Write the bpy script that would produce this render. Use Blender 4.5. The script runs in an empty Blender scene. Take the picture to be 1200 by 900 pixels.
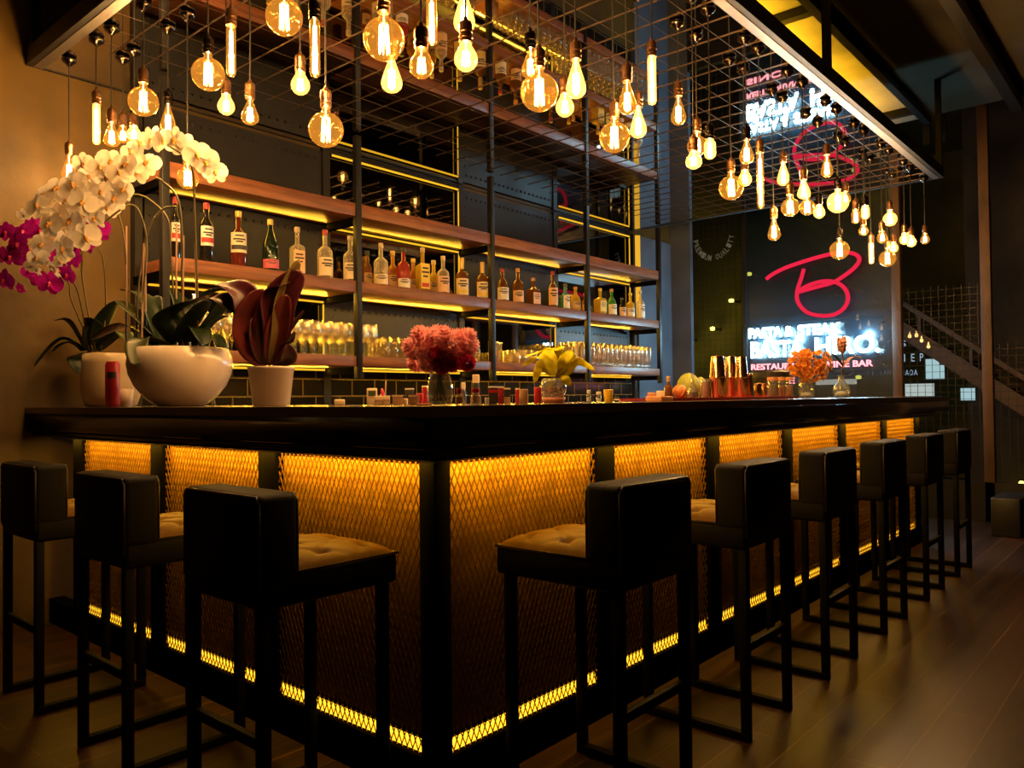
import bpy, bmesh, math, random
from mathutils import Vector, Matrix, Euler, Quaternion
PI = math.pi
rnd = random.Random(7)
sc = bpy.context.scene
COL = sc.collection

# ------------------------------------------------------------------ camera
FPX = 922.142
CAM = Vector((-1.506, -1.596, 1.117))
YAW, PITCH, ROLL = math.radians(40.966), math.radians(1.088), math.radians(-0.623)
FW = Vector((math.cos(YAW)*math.cos(PITCH), math.sin(YAW)*math.cos(PITCH), math.sin(PITCH)))
_r = Vector((math.sin(YAW), -math.cos(YAW), 0)); _u = _r.cross(FW)
RT = _r*math.cos(ROLL) + _u*math.sin(ROLL)
UP = -_r*math.sin(ROLL) + _u*math.cos(ROLL)
cam_d = bpy.data.cameras.new('camera'); cam = bpy.data.objects.new('camera', cam_d); COL.objects.link(cam)
cam_d.sensor_width = 36; cam_d.lens = FPX/1200*36; cam_d.clip_start = .05
M = Matrix((RT, UP, -FW)).transposed().to_4x4(); M.translation = CAM
cam.matrix_world = M
sc.camera = cam

# ------------------------------------------------------------------ world, exposure, light levels
w = bpy.data.worlds.new('night'); sc.world = w; w.use_nodes = True
w.node_tree.nodes['Background'].inputs[0].default_value = (.55, .5, .42, 1)
w.node_tree.nodes['Background'].inputs[1].default_value = .0022
sc.view_settings.view_transform = 'Standard'; sc.view_settings.look = 'None'
sc.view_settings.exposure = 0.22; sc.view_settings.gamma = 1.0; sc.view_settings.use_curve_mapping = False
sc.cycles.use_denoising = True
sc.cycles.max_bounces = 10; sc.cycles.transparent_max_bounces = 24
sc.cycles.glossy_bounces = 5; sc.cycles.diffuse_bounces = 3; sc.cycles.transmission_bounces = 6
sc.cycles.sample_clamp_indirect = 4.0; sc.cycles.caustics_reflective = False; sc.cycles.caustics_refractive = False
BULB_W = 12.0           # light of one pendant bulb
BULB_COL = (1, .64, .31)
LED_COL = (1, .50, .035)
COUNTER_LED_W = 5.5    # per metre of strip under the counter lip
SHELF_LED_W = 2.5
CANOPY_UP_W = 90
SIGN_E = 36.0
SIGN_FILL_W = 14     # each of four points added before the sign as cool fill
NEON_E = .72

# ------------------------------------------------------------------ unprojection helpers (photo direction -> real plane)
def ray(x, y): return FW + RT*((x-600)/FPX) - UP*((y-450)/FPX)
def on_x(x, y, X): d = ray(x, y); return CAM + d*((X-CAM.x)/d.x)
def on_y(x, y, Y): d = ray(x, y); return CAM + d*((Y-CAM.y)/d.y)
def on_z(x, y, Z): d = ray(x, y); return CAM + d*((Z-CAM.z)/d.z)
def at_d(x, y, D): return CAM + ray(x, y)*D
def depth(P): return (Vector(P)-CAM).dot(FW)

# ------------------------------------------------------------------ materials
def newmat(name):
    m = bpy.data.materials.new(name); m.use_nodes = True
    nt = m.node_tree; b = nt.nodes.get('Principled BSDF'); return m, nt, b
def P(name, col, rough=.5, metal=0, spec=.5, emit=None, es=0, coat=0, noise=None, bump=None, sub=0):
    """principled; noise=(scale, amount, detail) varies the colour, bump=(scale, strength)"""
    m, nt, b = newmat(name)
    b.inputs['Base Color'].default_value = (*col, 1); b.inputs['Roughness'].default_value = rough
    b.inputs['Metallic'].default_value = metal; b.inputs['Specular IOR Level'].default_value = spec
    b.inputs['Coat Weight'].default_value = coat
    if sub: b.inputs['Subsurface Weight'].default_value = sub; b.inputs['Subsurface Radius'].default_value = (.02,.01,.005)
    if emit: b.inputs['Emission Color'].default_value = (*emit, 1); b.inputs['Emission Strength'].default_value = es
    if noise or bump:
        tc = nt.nodes.new('ShaderNodeTexCoord')
    if noise:
        n = nt.nodes.new('ShaderNodeTexNoise'); n.inputs['Scale'].default_value = noise[0]; n.inputs['Detail'].default_value = noise[2] if len(noise) > 2 else 4
        nt.links.new(tc.outputs['Object'], n.inputs['Vector'])
        r = nt.nodes.new('ShaderNodeValToRGB')
        a = noise[1]
        r.color_ramp.elements[0].position = .3; r.color_ramp.elements[1].position = .7
        r.color_ramp.elements[0].color = tuple(c*(1-a) for c in col)+(1,)
        r.color_ramp.elements[1].color = tuple(min(1, c*(1+a)) for c in col)+(1,)
        nt.links.new(n.outputs['Fac'], r.inputs['Fac']); nt.links.new(r.outputs['Color'], b.inputs['Base Color'])
    if bump:
        n2 = nt.nodes.new('ShaderNodeTexNoise'); n2.inputs['Scale'].default_value = bump[0]; n2.inputs['Detail'].default_value = 5
        nt.links.new(tc.outputs['Object'], n2.inputs['Vector'])
        bp = nt.nodes.new('ShaderNodeBump'); bp.inputs['Strength'].default_value = bump[1]; bp.inputs['Distance'].default_value = .01
        nt.links.new(n2.outputs['Fac'], bp.inputs['Height']); nt.links.new(bp.outputs['Normal'], b.inputs['Normal'])
    return m
def EM(name, col, s, sample=True):
    m, nt, b = newmat(name); nt.nodes.remove(b)
    e = nt.nodes.new('ShaderNodeEmission'); e.inputs[0].default_value = (*col, 1); e.inputs[1].default_value = s
    nt.links.new(e.outputs[0], nt.nodes['Material Output'].inputs[0])
    if not sample: m.cycles.emission_sampling = 'NONE'
    return m
def GL(name, tint=(1,1,1), edge=.5, edge_col=(1,1,1), diffuse=.0, glow=None, gs=0, rough=.02, blend=.35):
    """thin glass: see-through in the middle, brighter mirror-like towards its rim"""
    m, nt, b = newmat(name); nt.nodes.remove(b)
    N = nt.nodes.new; L = nt.links.new
    tr = N('ShaderNodeBsdfTransparent'); tr.inputs[0].default_value = (*tint, 1)
    gl = N('ShaderNodeBsdfGlossy'); gl.inputs['Color'].default_value = (*edge_col, 1); gl.inputs['Roughness'].default_value = rough
    lw = N('ShaderNodeLayerWeight'); lw.inputs['Blend'].default_value = blend
    mp = N('ShaderNodeMapRange'); mp.inputs['To Min'].default_value = .04; mp.inputs['To Max'].default_value = edge
    L(lw.outputs['Facing'], mp.inputs['Value'])
    mx = N('ShaderNodeMixShader'); L(mp.outputs[0], mx.inputs[0]); L(tr.outputs[0], mx.inputs[1]); L(gl.outputs[0], mx.inputs[2])
    out = mx
    if diffuse:
        df = N('ShaderNodeBsdfDiffuse'); df.inputs[0].default_value = (*edge_col, 1)
        m2 = N('ShaderNodeMixShader'); m2.inputs[0].default_value = diffuse; L(out.outputs[0], m2.inputs[1]); L(df.outputs[0], m2.inputs[2]); out = m2
    if glow:
        e = N('ShaderNodeEmission'); e.inputs[0].default_value = (*glow, 1); e.inputs[1].default_value = gs
        a = N('ShaderNodeAddShader'); L(out.outputs[0], a.inputs[0]); L(e.outputs[0], a.inputs[1]); out = a
        m.cycles.emission_sampling = 'NONE'
    L(out.outputs[0], nt.nodes['Material Output'].inputs[0])
    return m
def wood(name, c1, c2, scale=(2, 30, 30), rough=.45, spec=.4):
    m, nt, b = newmat(name); N = nt.nodes.new; L = nt.links.new
    tc = N('ShaderNodeTexCoord'); mp = N('ShaderNodeMapping'); mp.inputs['Scale'].default_value = scale
    n = N('ShaderNodeTexNoise'); n.inputs['Scale'].default_value = 1.5; n.inputs['Detail'].default_value = 6
    r = N('ShaderNodeValToRGB'); r.color_ramp.elements[0].color = (*c1, 1); r.color_ramp.elements[1].color = (*c2, 1)
    r.color_ramp.elements[0].position = .3; r.color_ramp.elements[1].position = .7
    L(tc.outputs['Object'], mp.inputs[0]); L(mp.outputs[0], n.inputs['Vector']); L(n.outputs['Fac'], r.inputs[0]); L(r.outputs[0], b.inputs['Base Color'])
    b.inputs['Roughness'].default_value = rough; b.inputs['Specular IOR Level'].default_value = spec
    return m
def brick(name, c1, c2, mortar, bw, bh, mort=.004, offset=.5, plane='XZ', rough=.3, spec=.5, grain=None):
    m, nt, b = newmat(name); N = nt.nodes.new; L = nt.links.new
    tc = N('ShaderNodeTexCoord'); sp = N('ShaderNodeSeparateXYZ'); cb = N('ShaderNodeCombineXYZ')
    L(tc.outputs['Object'], sp.inputs[0]); L(sp.outputs[plane[0]], cb.inputs[0]); L(sp.outputs[plane[1]], cb.inputs[1])
    t = N('ShaderNodeTexBrick'); t.inputs['Scale'].default_value = 1; t.inputs['Brick Width'].default_value = bw; t.inputs['Row Height'].default_value = bh
    t.inputs['Mortar Size'].default_value = mort; t.offset = offset
    t.inputs['Color1'].default_value = (*c1, 1); t.inputs['Color2'].default_value = (*c2, 1); t.inputs['Mortar'].default_value = (*mortar, 1)
    L(cb.outputs[0], t.inputs['Vector'])
    if grain:
        mp = N('ShaderNodeMapping'); mp.inputs['Scale'].default_value = grain
        n = N('ShaderNodeTexNoise'); n.inputs['Scale'].default_value = 1; n.inputs['Detail'].default_value = 6
        L(tc.outputs['Object'], mp.inputs[0]); L(mp.outputs[0], n.inputs['Vector'])
        mr = N('ShaderNodeMapRange'); mr.inputs['From Min'].default_value = .3; mr.inputs['From Max'].default_value = .7
        mr.inputs['To Min'].default_value = .45; mr.inputs['To Max'].default_value = 1.35; L(n.outputs['Fac'], mr.inputs['Value'])
        mm = N('ShaderNodeMix'); mm.data_type = 'RGBA'; mm.blend_type = 'MULTIPLY'; mm.inputs['Factor'].default_value = 1
        L(t.outputs['Color'], mm.inputs['A']); L(mr.outputs[0], mm.inputs['B']); L(mm.outputs['Result'], b.inputs['Base Color'])
    else:
        L(t.outputs['Color'], b.inputs['Base Color'])
    b.inputs['Roughness'].default_value = rough; b.inputs['Specular IOR Level'].default_value = spec
    bp = N('ShaderNodeBump'); bp.inputs['Strength'].default_value = .4; bp.inputs['Distance'].default_value = .003; bp.invert = True
    L(t.outputs['Fac'], bp.inputs['Height']); L(bp.outputs[0], b.inputs['Normal'])
    return m

def PETAL(name, col, var=.2, tr=.45):
    m, nt, b = newmat(name); nt.nodes.remove(b); N = nt.nodes.new; L = nt.links.new
    tc = N('ShaderNodeTexCoord'); n = N('ShaderNodeTexNoise'); n.inputs['Scale'].default_value = 35; L(tc.outputs['Object'], n.inputs['Vector'])
    r = N('ShaderNodeValToRGB'); r.color_ramp.elements[0].position = .3; r.color_ramp.elements[1].position = .7
    r.color_ramp.elements[0].color = tuple(c*(1-var) for c in col)+(1,); r.color_ramp.elements[1].color = tuple(min(1, c*(1+var)) for c in col)+(1,)
    L(n.outputs['Fac'], r.inputs[0])
    d = N('ShaderNodeBsdfDiffuse'); t_ = N('ShaderNodeBsdfTranslucent'); L(r.outputs[0], d.inputs[0]); L(r.outputs[0], t_.inputs[0])
    mx = N('ShaderNodeMixShader'); mx.inputs[0].default_value = tr; L(d.outputs[0], mx.inputs[1]); L(t_.outputs[0], mx.inputs[2])
    L(mx.outputs[0], nt.nodes['Material Output'].inputs[0]); return m
MT = {}
MT['black_metal'] = P('black_metal', (.010, .009, .009), .45, 0, .30)
MT['matte_black'] = P('matte_black', (.0016, .0014, .0013), .9, 0, .015)
MT['stool_frame'] = P('stool_frame_black', (.003, .0026, .002), .6, 0, .08)
MT['black_gloss'] = P('black_lacquer', (.0025, .002, .002), .10, 0, .35)
MT['counter_top'] = P('counter_stone', (.13, .095, .07), .16, 0, .6)
MT['leather'] = P('black_leather', (.078, .036, .003), .5, 0, .04, bump=(220, .12))  # seat tops: gold LED light on black leather put into the colour
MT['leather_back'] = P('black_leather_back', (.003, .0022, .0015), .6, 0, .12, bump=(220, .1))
MT['piping'] = P('leather_piping', (.02, .014, .01), .35, 0, .5)
MT['gold_backing'] = P('gold_backing_panel', (.60, .33, .035), .5, .15, .4, noise=(14, .35, 6))
MT['gold_mesh'] = P('expanded_metal', (.30, .17, .04), .38, .8)
MT['led'] = EM('led_amber', (1, .50, .02), .95)
MT['led_band'] = EM('led_amber_band', (1, .50, .02), 2.2)
MT['trim_metal'] = P('brushed_trim', (.24, .22, .21), .38, .9, bump=(90, .15))
MT['mirror'] = P('dark_mirror', (.62, .60, .58), .02, 1)
MT['back_mirror'] = P('smoked_mirror', (.22, .21, .20), .02, 1)
MT['wire'] = P('grid_wire', (.22, .15, .10), .3, .9)
MT['walnut'] = wood('walnut_board', (.14, .045, .018), (.30, .105, .042), (3, 30, 30), .42)
MT['rivet'] = P('riveted_steel', (.017, .017, .019), .42, .3, .35, noise=(3, .25, 4))
MT['blue_wall'] = P('slate_paint', (.085, .10, .13), .5, 0, .4, noise=(2.5, .25, 5))
MT['plaster_gold'] = P('stained_plaster', (.074, .042, .0065), .55, 0, .35, noise=(1.5, .6, 8), bump=(14, .25))
MT['plaster_dark'] = P('dark_plaster', (.055, .045, .035), .7, 0, .2, noise=(2, .4, 6))
MT['plaster_olive'] = P('olive_plaster', (.09, .075, .02), .8, 0, .2, noise=(1.4, .4, 5))
MT['concrete'] = P('concrete_slab', (.20, .18, .13), .8, 0, .2, noise=(2.0, .3, 6))
MT['slab_dark'] = P('dark_slab', (.05, .042, .028), .8, 0, .1, noise=(2.0, .3, 6))
MT['tile'] = brick('black_tile', (.006, .0055, .0055), (.009, .008, .007), (.085, .06, .03), .20, .115, .005, .5, 'XZ', .12, .5)
MT['floor'] = brick('plank_floor', (.032, .0125, .0040), (.019, .0075, .0026), (.10, .05, .022), 1.6, .15, .0022, .37, 'XY', .38, .4, grain=(2.2, 26, 1))
MT['copper'] = P('copper_socket', (.34, .17, .08), .28, .95)
MT['rose'] = P('ceiling_rose_black', (.16, .13, .11), .15, 1)
MT['cord'] = P('black_cord', (.012, .010, .009), .6)
MT['filament'] = EM('hot_filament', (1, .66, .26), 60, False)
MT['bulb_glass'] = GL('amber_bulb_glass', (1, .80, .48), .55, (1, .75, .4), 0, (1, .42, .05), .24, blend=.45)  # glow of the filament put into the glass as amber emission
MT['bulb_bright'] = GL('hot_bulb_glass', (1, .85, .6), .5, (1, .8, .5), 0, (1, .50, .09), 1.6, blend=.45)  # stronger emission in the glass imitates bloom of the brightest bulbs
MT['ceramic'] = P('white_ceramic', (.62, .50, .42), .22, 0, .5, coat=.3)
MT['ceramic_dull'] = P('cream_ceramic', (.55, .42, .26), .4, 0, .4)
MT['glassware'] = GL('clear_glassware', (.97, .95, .92), .95, (1, .97, .9), .035, rough=.13, blend=.38)
MT['clear'] = GL('clear_vase_glass', (.93, .95, .92), .8, (1, 1, 1), .05, blend=.3)
MT['pane'] = None

# ------------------------------------------------------------------ mesh building
class MB:
    def __init__(s): s.bm = bmesh.new()
    def box(s, a, b, mat=None):
        vs = [s.bm.verts.new(v) for v in [(a[0],a[1],a[2]),(b[0],a[1],a[2]),(b[0],b[1],a[2]),(a[0],b[1],a[2]),(a[0],a[1],b[2]),(b[0],a[1],b[2]),(b[0],b[1],b[2]),(a[0],b[1],b[2])]]
        if mat is not None:
            for v in vs: v.co = mat @ v.co
        for f in [(3,2,1,0),(4,5,6,7),(0,1,5,4),(1,2,6,5),(2,3,7,6),(3,0,4,7)]: s.bm.faces.new([vs[i] for i in f])
        return s
    def lathe(s, prof, c=(0,0,0), seg=20, mat=None, caps=True):
        rings = []
        for r, z in prof:
            if r < 1e-6: rings.append([s.bm.verts.new((c[0], c[1], c[2]+z))])
            else: rings.append([s.bm.verts.new((c[0]+r*math.cos(2*PI*i/seg), c[1]+r*math.sin(2*PI*i/seg), c[2]+z)) for i in range(seg)])
        if mat is not None:
            for R in rings:
                for v in R: v.co = mat @ v.co
        for A, B in zip(rings, rings[1:]):
            if len(A) == 1 and len(B) == 1: continue
            for i in range(seg):
                j = (i+1) % seg
                if len(A) == 1: s.bm.faces.new((A[0], B[j], B[i]))
                elif len(B) == 1: s.bm.faces.new((A[i], A[j], B[0]))
                else: s.bm.faces.new((A[i], A[j], B[j], B[i]))
        if caps:
            if len(rings[0]) > 1: s.bm.faces.new(list(reversed(rings[0])))
            if len(rings[-1]) > 1: s.bm.faces.new(rings[-1])
        return s
    def tube(s, pts, r, seg=8, closed=False):
        pts = [Vector(p) for p in pts]; n = len(pts); rings = []
        rr = r if isinstance(r, (list, tuple)) else [r]*n
        prev = None
        for i, p in enumerate(pts):
            if closed: t = pts[(i+1) % n]-pts[i-1]
            else: t = pts[min(i+1, n-1)]-pts[max(i-1, 0)]
            if t.length < 1e-9: t = Vector((0,0,1))
            t.normalize()
            if prev is None:
                a = Vector((0,0,1)) if abs(t.z) < .9 else Vector((1,0,0))
                x = t.cross(a).normalized()
            else:
                x = (prev - t*prev.dot(t))
                x = x.normalized() if x.length > 1e-6 else t.orthogonal().normalized()
            prev = x; y = t.cross(x)
            rings.append([s.bm.verts.new(p + x*(rr[i]*math.cos(2*PI*k/seg)) + y*(rr[i]*math.sin(2*PI*k/seg))) for k in range(seg)])
        pairs = list(zip(rings, rings[1:])) + ([(rings[-1], rings[0])] if closed else [])
        for A, B in pairs:
            for k in range(seg):
                j = (k+1) % seg; s.bm.faces.new((A[k], A[j], B[j], B[k]))
        if not closed:
            s.bm.faces.new(list(reversed(rings[0]))); s.bm.faces.new(rings[-1])
        return s
    def bar(s, a, b, wx, wz, up=(0,0,1)):
        a, b = Vector(a), Vector(b); t = (b-a).normalized(); u = Vector(up)
        x = t.cross(u)
        if x.length < 1e-5: x = t.orthogonal()
        x.normalize(); y = x.cross(t)
        vs = []
        for p in (a, b):
            for sx, sy in ((-1,-1),(1,-1),(1,1),(-1,1)): vs.append(s.bm.verts.new(p + x*(sx*wx/2) + y*(sy*wz/2)))
        for f in [(3,2,1,0),(4,5,6,7),(0,1,5,4),(1,2,6,5),(2,3,7,6),(3,0,4,7)]: s.bm.faces.new([vs[i] for i in f])
        return s
    def grid(s, fn, nu, nv, closed_u=False):
        V = [[s.bm.verts.new(fn(i/nu, j/nv)) for j in range(nv+1)] for i in range(nu if closed_u else nu+1)]
        for i in range(nu):
            A = V[i]; B = V[(i+1) % len(V)]
            for j in range(nv):
                s.bm.faces.new((A[j], B[j], B[j+1], A[j+1]))
        return s
    def build(s, name, mat, parent=None, smooth=False, bevel=0, seg=2, solid=0, subd=0, loc=None):
        bmesh.ops.remove_doubles(s.bm, verts=s.bm.verts, dist=1e-6)
        bmesh.ops.recalc_face_normals(s.bm, faces=s.bm.faces)
        me = bpy.data.meshes.new(name); s.bm.to_mesh(me); s.bm.free()
        o = bpy.data.objects.new(name, me); COL.objects.link(o)
        me.materials.append(MT[mat] if isinstance(mat, str) else mat)
        if smooth:
            for p in me.polygons: p.use_smooth = True
        if parent: o.parent = parent
        if loc is not None: o.location = loc
        if bevel:
            md = o.modifiers.new('bevel', 'BEVEL'); md.width = bevel; md.segments = seg; md.limit_method = 'ANGLE'
            for p in me.polygons: p.use_smooth = True
            md.harden_normals = False
        if solid:
            md = o.modifiers.new('solid', 'SOLIDIFY'); md.thickness = solid; md.offset = 0
        if subd:
            md = o.modifiers.new('sub', 'SUBSURF'); md.levels = subd; md.render_levels = subd
        return o
def tag(o, label, cat, group=None, kind=None):
    o['label'] = label; o['category'] = cat
    if group: o['group'] = group
    if kind: o['kind'] = kind
    return o
def thing(name, label, cat, loc=(0,0,0), rz=0, group=None):
    o = bpy.data.objects.new(name, None); COL.objects.link(o); o.empty_display_size = .05
    o.location = loc; o.rotation_euler = (0,0,rz)
    return tag(o, label, cat, group)
def copy_tree(o, parent=None):
    c = o.copy(); COL.objects.link(c)
    if parent: c.parent = parent
    for ch in list(o.children): copy_tree(ch, c)
    return c
def struct(name, mb, mat, **k):
    o = mb.build(name, mat, **k); o['kind'] = 'structure'; return o
def area(name, loc, rot, sx, sy, power, col, parent=None, spread=None):
    L = bpy.data.lights.new(name, 'AREA'); L.shape = 'RECTANGLE'; L.size = sx; L.size_y = sy; L.energy = power; L.color = col
    if spread: L.spread = spread
    o = bpy.data.objects.new(name, L); COL.objects.link(o); o.location = loc; o.rotation_euler = rot
    if parent: o.parent = parent
    return o
def point(name, loc, power, col, r=.02, parent=None):
    L = bpy.data.lights.new(name, 'POINT'); L.energy = power; L.color = col; L.shadow_soft_size = r
    o = bpy.data.objects.new(name, L); COL.objects.link(o); o.location = loc
    if parent: o.parent = parent
    return o
def text_mesh(name, txt, w, h, mat, parent, loc, ax, ay, depth_=.006, bold=.0):
    """lettering of given width/height; ax, ay are world directions of the writing's x and y"""
    c = bpy.data.curves.new(name, 'FONT'); c.body = txt; c.size = 1; c.extrude = .001; c.offset = bold; c.resolution_u = 3
    o = bpy.data.objects.new(name, c); COL.objects.link(o)
    dg = bpy.context.evaluated_depsgraph_get(); dg.update()
    me = bpy.data.meshes.new_from_object(o.evaluated_get(dg)); COL.objects.unlink(o); bpy.data.objects.remove(o)
    xs = [v.co.x for v in me.vertices]; ys = [v.co.y for v in me.vertices]
    x0, x1, y0, y1 = min(xs), max(xs), min(ys), max(ys); az = Vector(ax).cross(Vector(ay))
    for v in me.vertices:
        p = Vector(ax)*((v.co.x-x0)/(x1-x0)*w) + Vector(ay)*((v.co.y-y0)/(y1-y0)*h) + az*(depth_ if v.co.z > 0 else 0)
        v.co = p
    me.name = name
    o = bpy.data.objects.new(name, me); COL.objects.link(o); me.materials.clear(); me.materials.append(MT[mat] if isinstance(mat, str) else mat)
    o.location = loc
    if parent: o.parent = parent
    return o

ORD = 'zeroth first second third fourth fifth sixth seventh eighth ninth tenth eleventh twelfth thirteenth fourteenth fifteenth sixteenth seventeenth eighteenth nineteenth twentieth twenty-first twenty-second twenty-third twenty-fourth twenty-fifth twenty-sixth'.split()
# =================================================================== SETTING
ZC = 2.84      # underside of the canopy
XE, YW, YS = 5.47, 2.86, 2.44
struct('floor', MB().box((-5, -5, -.06), (11, 6, 0)), 'floor')
struct('wall_back', MB().box((-5, YW, 0), (6.40, YW+.12, 4.4)), 'plaster_gold')
struct('wall_front', MB().box((-5, -5.1, 0), (11, -5, 4.4)), 'plaster_dark')
struct('wall_left', MB().box((-5.1, -5, 0), (-5, 6, 4.4)), 'plaster_dark')
struct('wall_right', MB().box((10.4, -5, 0), (10.5, 6, 4.4)), 'plaster_olive')
struct('wall_far', MB().box((6.4, 5.9, 0), (10.4, 6, 4.4)), 'plaster_olive')
struct('ceiling', MB().box((-5, -5, 4.4), (11, 6, 4.5)), 'slab_dark')
struct('ceiling_soffit', MB().box((2.2, .18, 3.62), (6.3, 2.86, 3.75)), 'concrete')
struct('ceiling_slab', MB().box((2.2, -.85, 3.625), (6.3, .179, 3.75)), 'slab_dark')  # continues the soffit; its dimness is put in as a darker colour
# slate-blue bay of the back wall beside the shelving, black splashback tiling
struct('trim_1', MB().box((5.66, YW-.02, 0), (6.40, YW, 2.84)), 'blue_wall')
struct('trim_2', MB().box((.42, YW-.025, .9), (5.50, YW-.001, 1.345)), 'tile')
struct('trim_3', MB().box((.40, YW-.06, 0), (.44, YW-.001, 2.84)), 'black_metal')
# steel beams hung under the slab
struct('ceiling_beam', MB().box((2.2, .15, 3.55), (6.3, .205, 3.619)), 'black_metal')
struct('ceiling_beam', MB().box((3.5, .206, 3.56), (3.57, 2.8, 3.619)), 'black_metal')
struct('ceiling_beam', MB().box((5.9, .206, 3.56), (5.97, 2.8, 3.619)), 'black_metal')
struct('ceiling_beam', MB().box((2.2, -.55, 3.50), (6.3, -.47, 3.619)), 'black_metal')
struct('ceiling_beam', MB().box((6.36, -2.5, 3.98), (6.44, 2.9, 4.10)), 'black_metal')
struct('ceiling_beam', MB().bar((3.2, -.9, 4.2), (7.5, -.1, 4.2), .08, .14), 'black_metal')
for yy in (.21, .08, -.235):
    struct('trim_4', MB().box((6.38, yy-.03, 3.4), (6.43, yy+.03, 4.39)), 'black_metal')
struct('wall_grey', MB().box((8.6, -4.9, 0), (8.7, .35, 4.4)), 'plaster_dark')

# ---- bar end partition: dark posts, wire mesh, glass pane with the sign
MT['pane'] = GL('dark_pane', (.42, .45, .46), .10, (.9, .95, 1), .12, rough=.30, blend=.25)
MT['pane'].node_tree.nodes['Diffuse BSDF'].inputs[0].default_value = (.012, .050, .090, 1)
MT['pillar'] = P('pillar_steel', (.075, .036, .022), .6, noise=(3, .3))
struct('trim_5', MB().box((6.36, 2.60, 0), (6.42, 2.86, 4.0)), 'blue_wall')
for yc, hh in ((.49, 4.0), (-.235, 4.0)):
    struct('pillar', MB().box((6.36, yc-.04, 0), (6.44, yc+.04, hh)), 'pillar', bevel=.004)
struct('trim_6', MB().box((6.37, 1.96, 0), (6.41, 2.00, 3.98)), 'black_metal')
struct('trim_7', MB().box((6.36, -4.9, 0), (6.42, 2.6, .35)).box((6.36, .53, .35), (6.42, 2.6, .95)), 'black_metal')
struct('window_1', MB().box((6.400, .53, .95), (6.408, 1.96, 3.98)), MT['pane'])

def mesh_screen(y0, y1, z0, z1, x, step):
    b = MB(); y = y0+step/2
    while y < y1: b.box((x-.0018, y-.0018, z0), (x+.0018, y+.0018, z1)); y += step
    z = z0+step/2
    while z < z1: b.box((x-.0018, y0, z-.0018), (x+.0018, y1, z+.0018)); z += step
    return b
MT['screen_wire'] = P('screen_wire', (.02, .018, .015), .5, .5)
t = tag(mesh_screen(2.01, 2.59, .96, 3.4, 6.43, .062).build('mesh_screen', 'screen_wire'), 'black wire mesh screen beside the glass pane under the curved lettering', 'screen')
t = tag(mesh_screen(-.19, .44, .36, 2.1, 6.43, .062).build('mesh_screen', 'screen_wire'), 'black wire mesh screen between the two brown pillars beyond the counter end', 'screen')
t = tag(mesh_screen(-3.2, -.28, .36, 1.55, 6.43, .062).build('mesh_screen', 'screen_wire'), 'black wire mesh screen running right from the outer brown pillar', 'screen')

# ---- neon sign on the pane
MT['neon_red'] = EM('neon_red', (1, .022, .07), NEON_E)
MT['neon_core'] = EM('neon_pink', (1, .10, .16), NEON_E*1.3)
MT['sign_white'] = EM('sign_cool_white', (.50, .86, 1), SIGN_E)
MT['sign_red'] = EM('sign_warm_red', (1, .30, .33), 2.2)
MT['sign_dim'] = P('sign_dull_white', (.55, .62, .66), .5, emit=(.7, .85, 1), es=.18)
XS = 6.345
sign = thing('neon_sign', 'glowing red letter B over white lit lettering BASTA HIRO on the dark glass', 'sign', (XS, 1.4, 1.9))
def sp(px, py, dx=0): p = on_x(px, py, XS+dx); return p-Vector((XS, 1.4, 1.9))
def smooth_path(pts, n=6):
    pts = [Vector(p) for p in pts]; out = []
    for i in range(len(pts)-1):
        p0, p1, p2, p3 = pts[max(i-1, 0)], pts[i], pts[i+1], pts[min(i+2, len(pts)-1)]
        for k in range(n):
            t = k/n
            out.append(.5*((2*p1)+(-p0+p2)*t+(2*p0-5*p1+4*p2-p3)*t*t+(-p0+3*p1-3*p2+p3)*t**3))
    out.append(pts[-1]); return out
sweep = [(898,327),(906,321),(920,314),(940,307),(960,301),(978,297),(994,296),(1004,299),(1007,305),(1001,314),(988,324),(976,331),(962,335),(947,339),(933,343)]
bowl = [(933,343),(946,335),(962,330),(976,330),(987,335),(993,344),(993,354),(987,363),(976,369),(962,370),(948,367),(939,360),(934,350),(935,338),(939,326),(942,315)]
MB().tube(smooth_path([sp(*p, -.02) for p in sweep]), .019, 10).build('neon_tube', 'neon_red', sign, smooth=True)
MB().tube(smooth_path([sp(*p, -.025) for p in bowl]), .019, 10).build('neon_tube', 'neon_red', sign, smooth=True)
AX, AY = (0, -1, 0), (0, 0, 1)
def line(txt, y0, y1, z0, z1, mat, bold=.02, name='lettering'):
    return text_mesh(name, txt, y0-y1, z1-z0, mat, sign, (.005, y0-1.4, z0-1.9), AX, AY, .010, bold)
for (yy, zz) in ((1.95, 1.80), (.62, 1.80), (1.95, 1.42), (.62, 1.42), (1.36, 2.30), (1.0, 2.10)):
    MB().bar((0.0, yy-1.4, zz-1.9), (.0555, yy-1.4, zz-1.9), .010, .010).build('standoff', 'black_metal', sign)
MB().box((.004, 1.96-1.4, 1.855-1.9), (.010, .60-1.4, 1.865-1.9)).box((.004, 1.96-1.4, 1.345-1.9), (.010, .60-1.4, 1.352-1.9)).build('rail', 'black_metal', sign)
for yy in (1.78, 1.46, 1.12, .78): point('sign_light', (-.07, yy-1.4, 1.70-1.9), SIGN_FILL_W, (.34, .74, 1), .03, sign)  # points added before the lettering to brighten the right end with cool light
line('PASTA &', 1.925, 1.46, 1.722, 1.826, 'sign_white', .022)
line('STEAK', 1.41, .985, 1.722, 1.826, 'sign_white', .022)
line('BASTA', 1.905, 1.36, 1.515, 1.685, 'sign_white', .02)
line('HIRO.', 1.24, .635, 1.520, 1.690, 'sign_white', .02)
line('RESTAURANT & WINE BAR', 1.905, .70, 1.39, 1.452, 'sign_red', .02)
line('SINCE', 1.905, 1.45, 1.24, 1.30, 'sign_red', .02)
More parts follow.
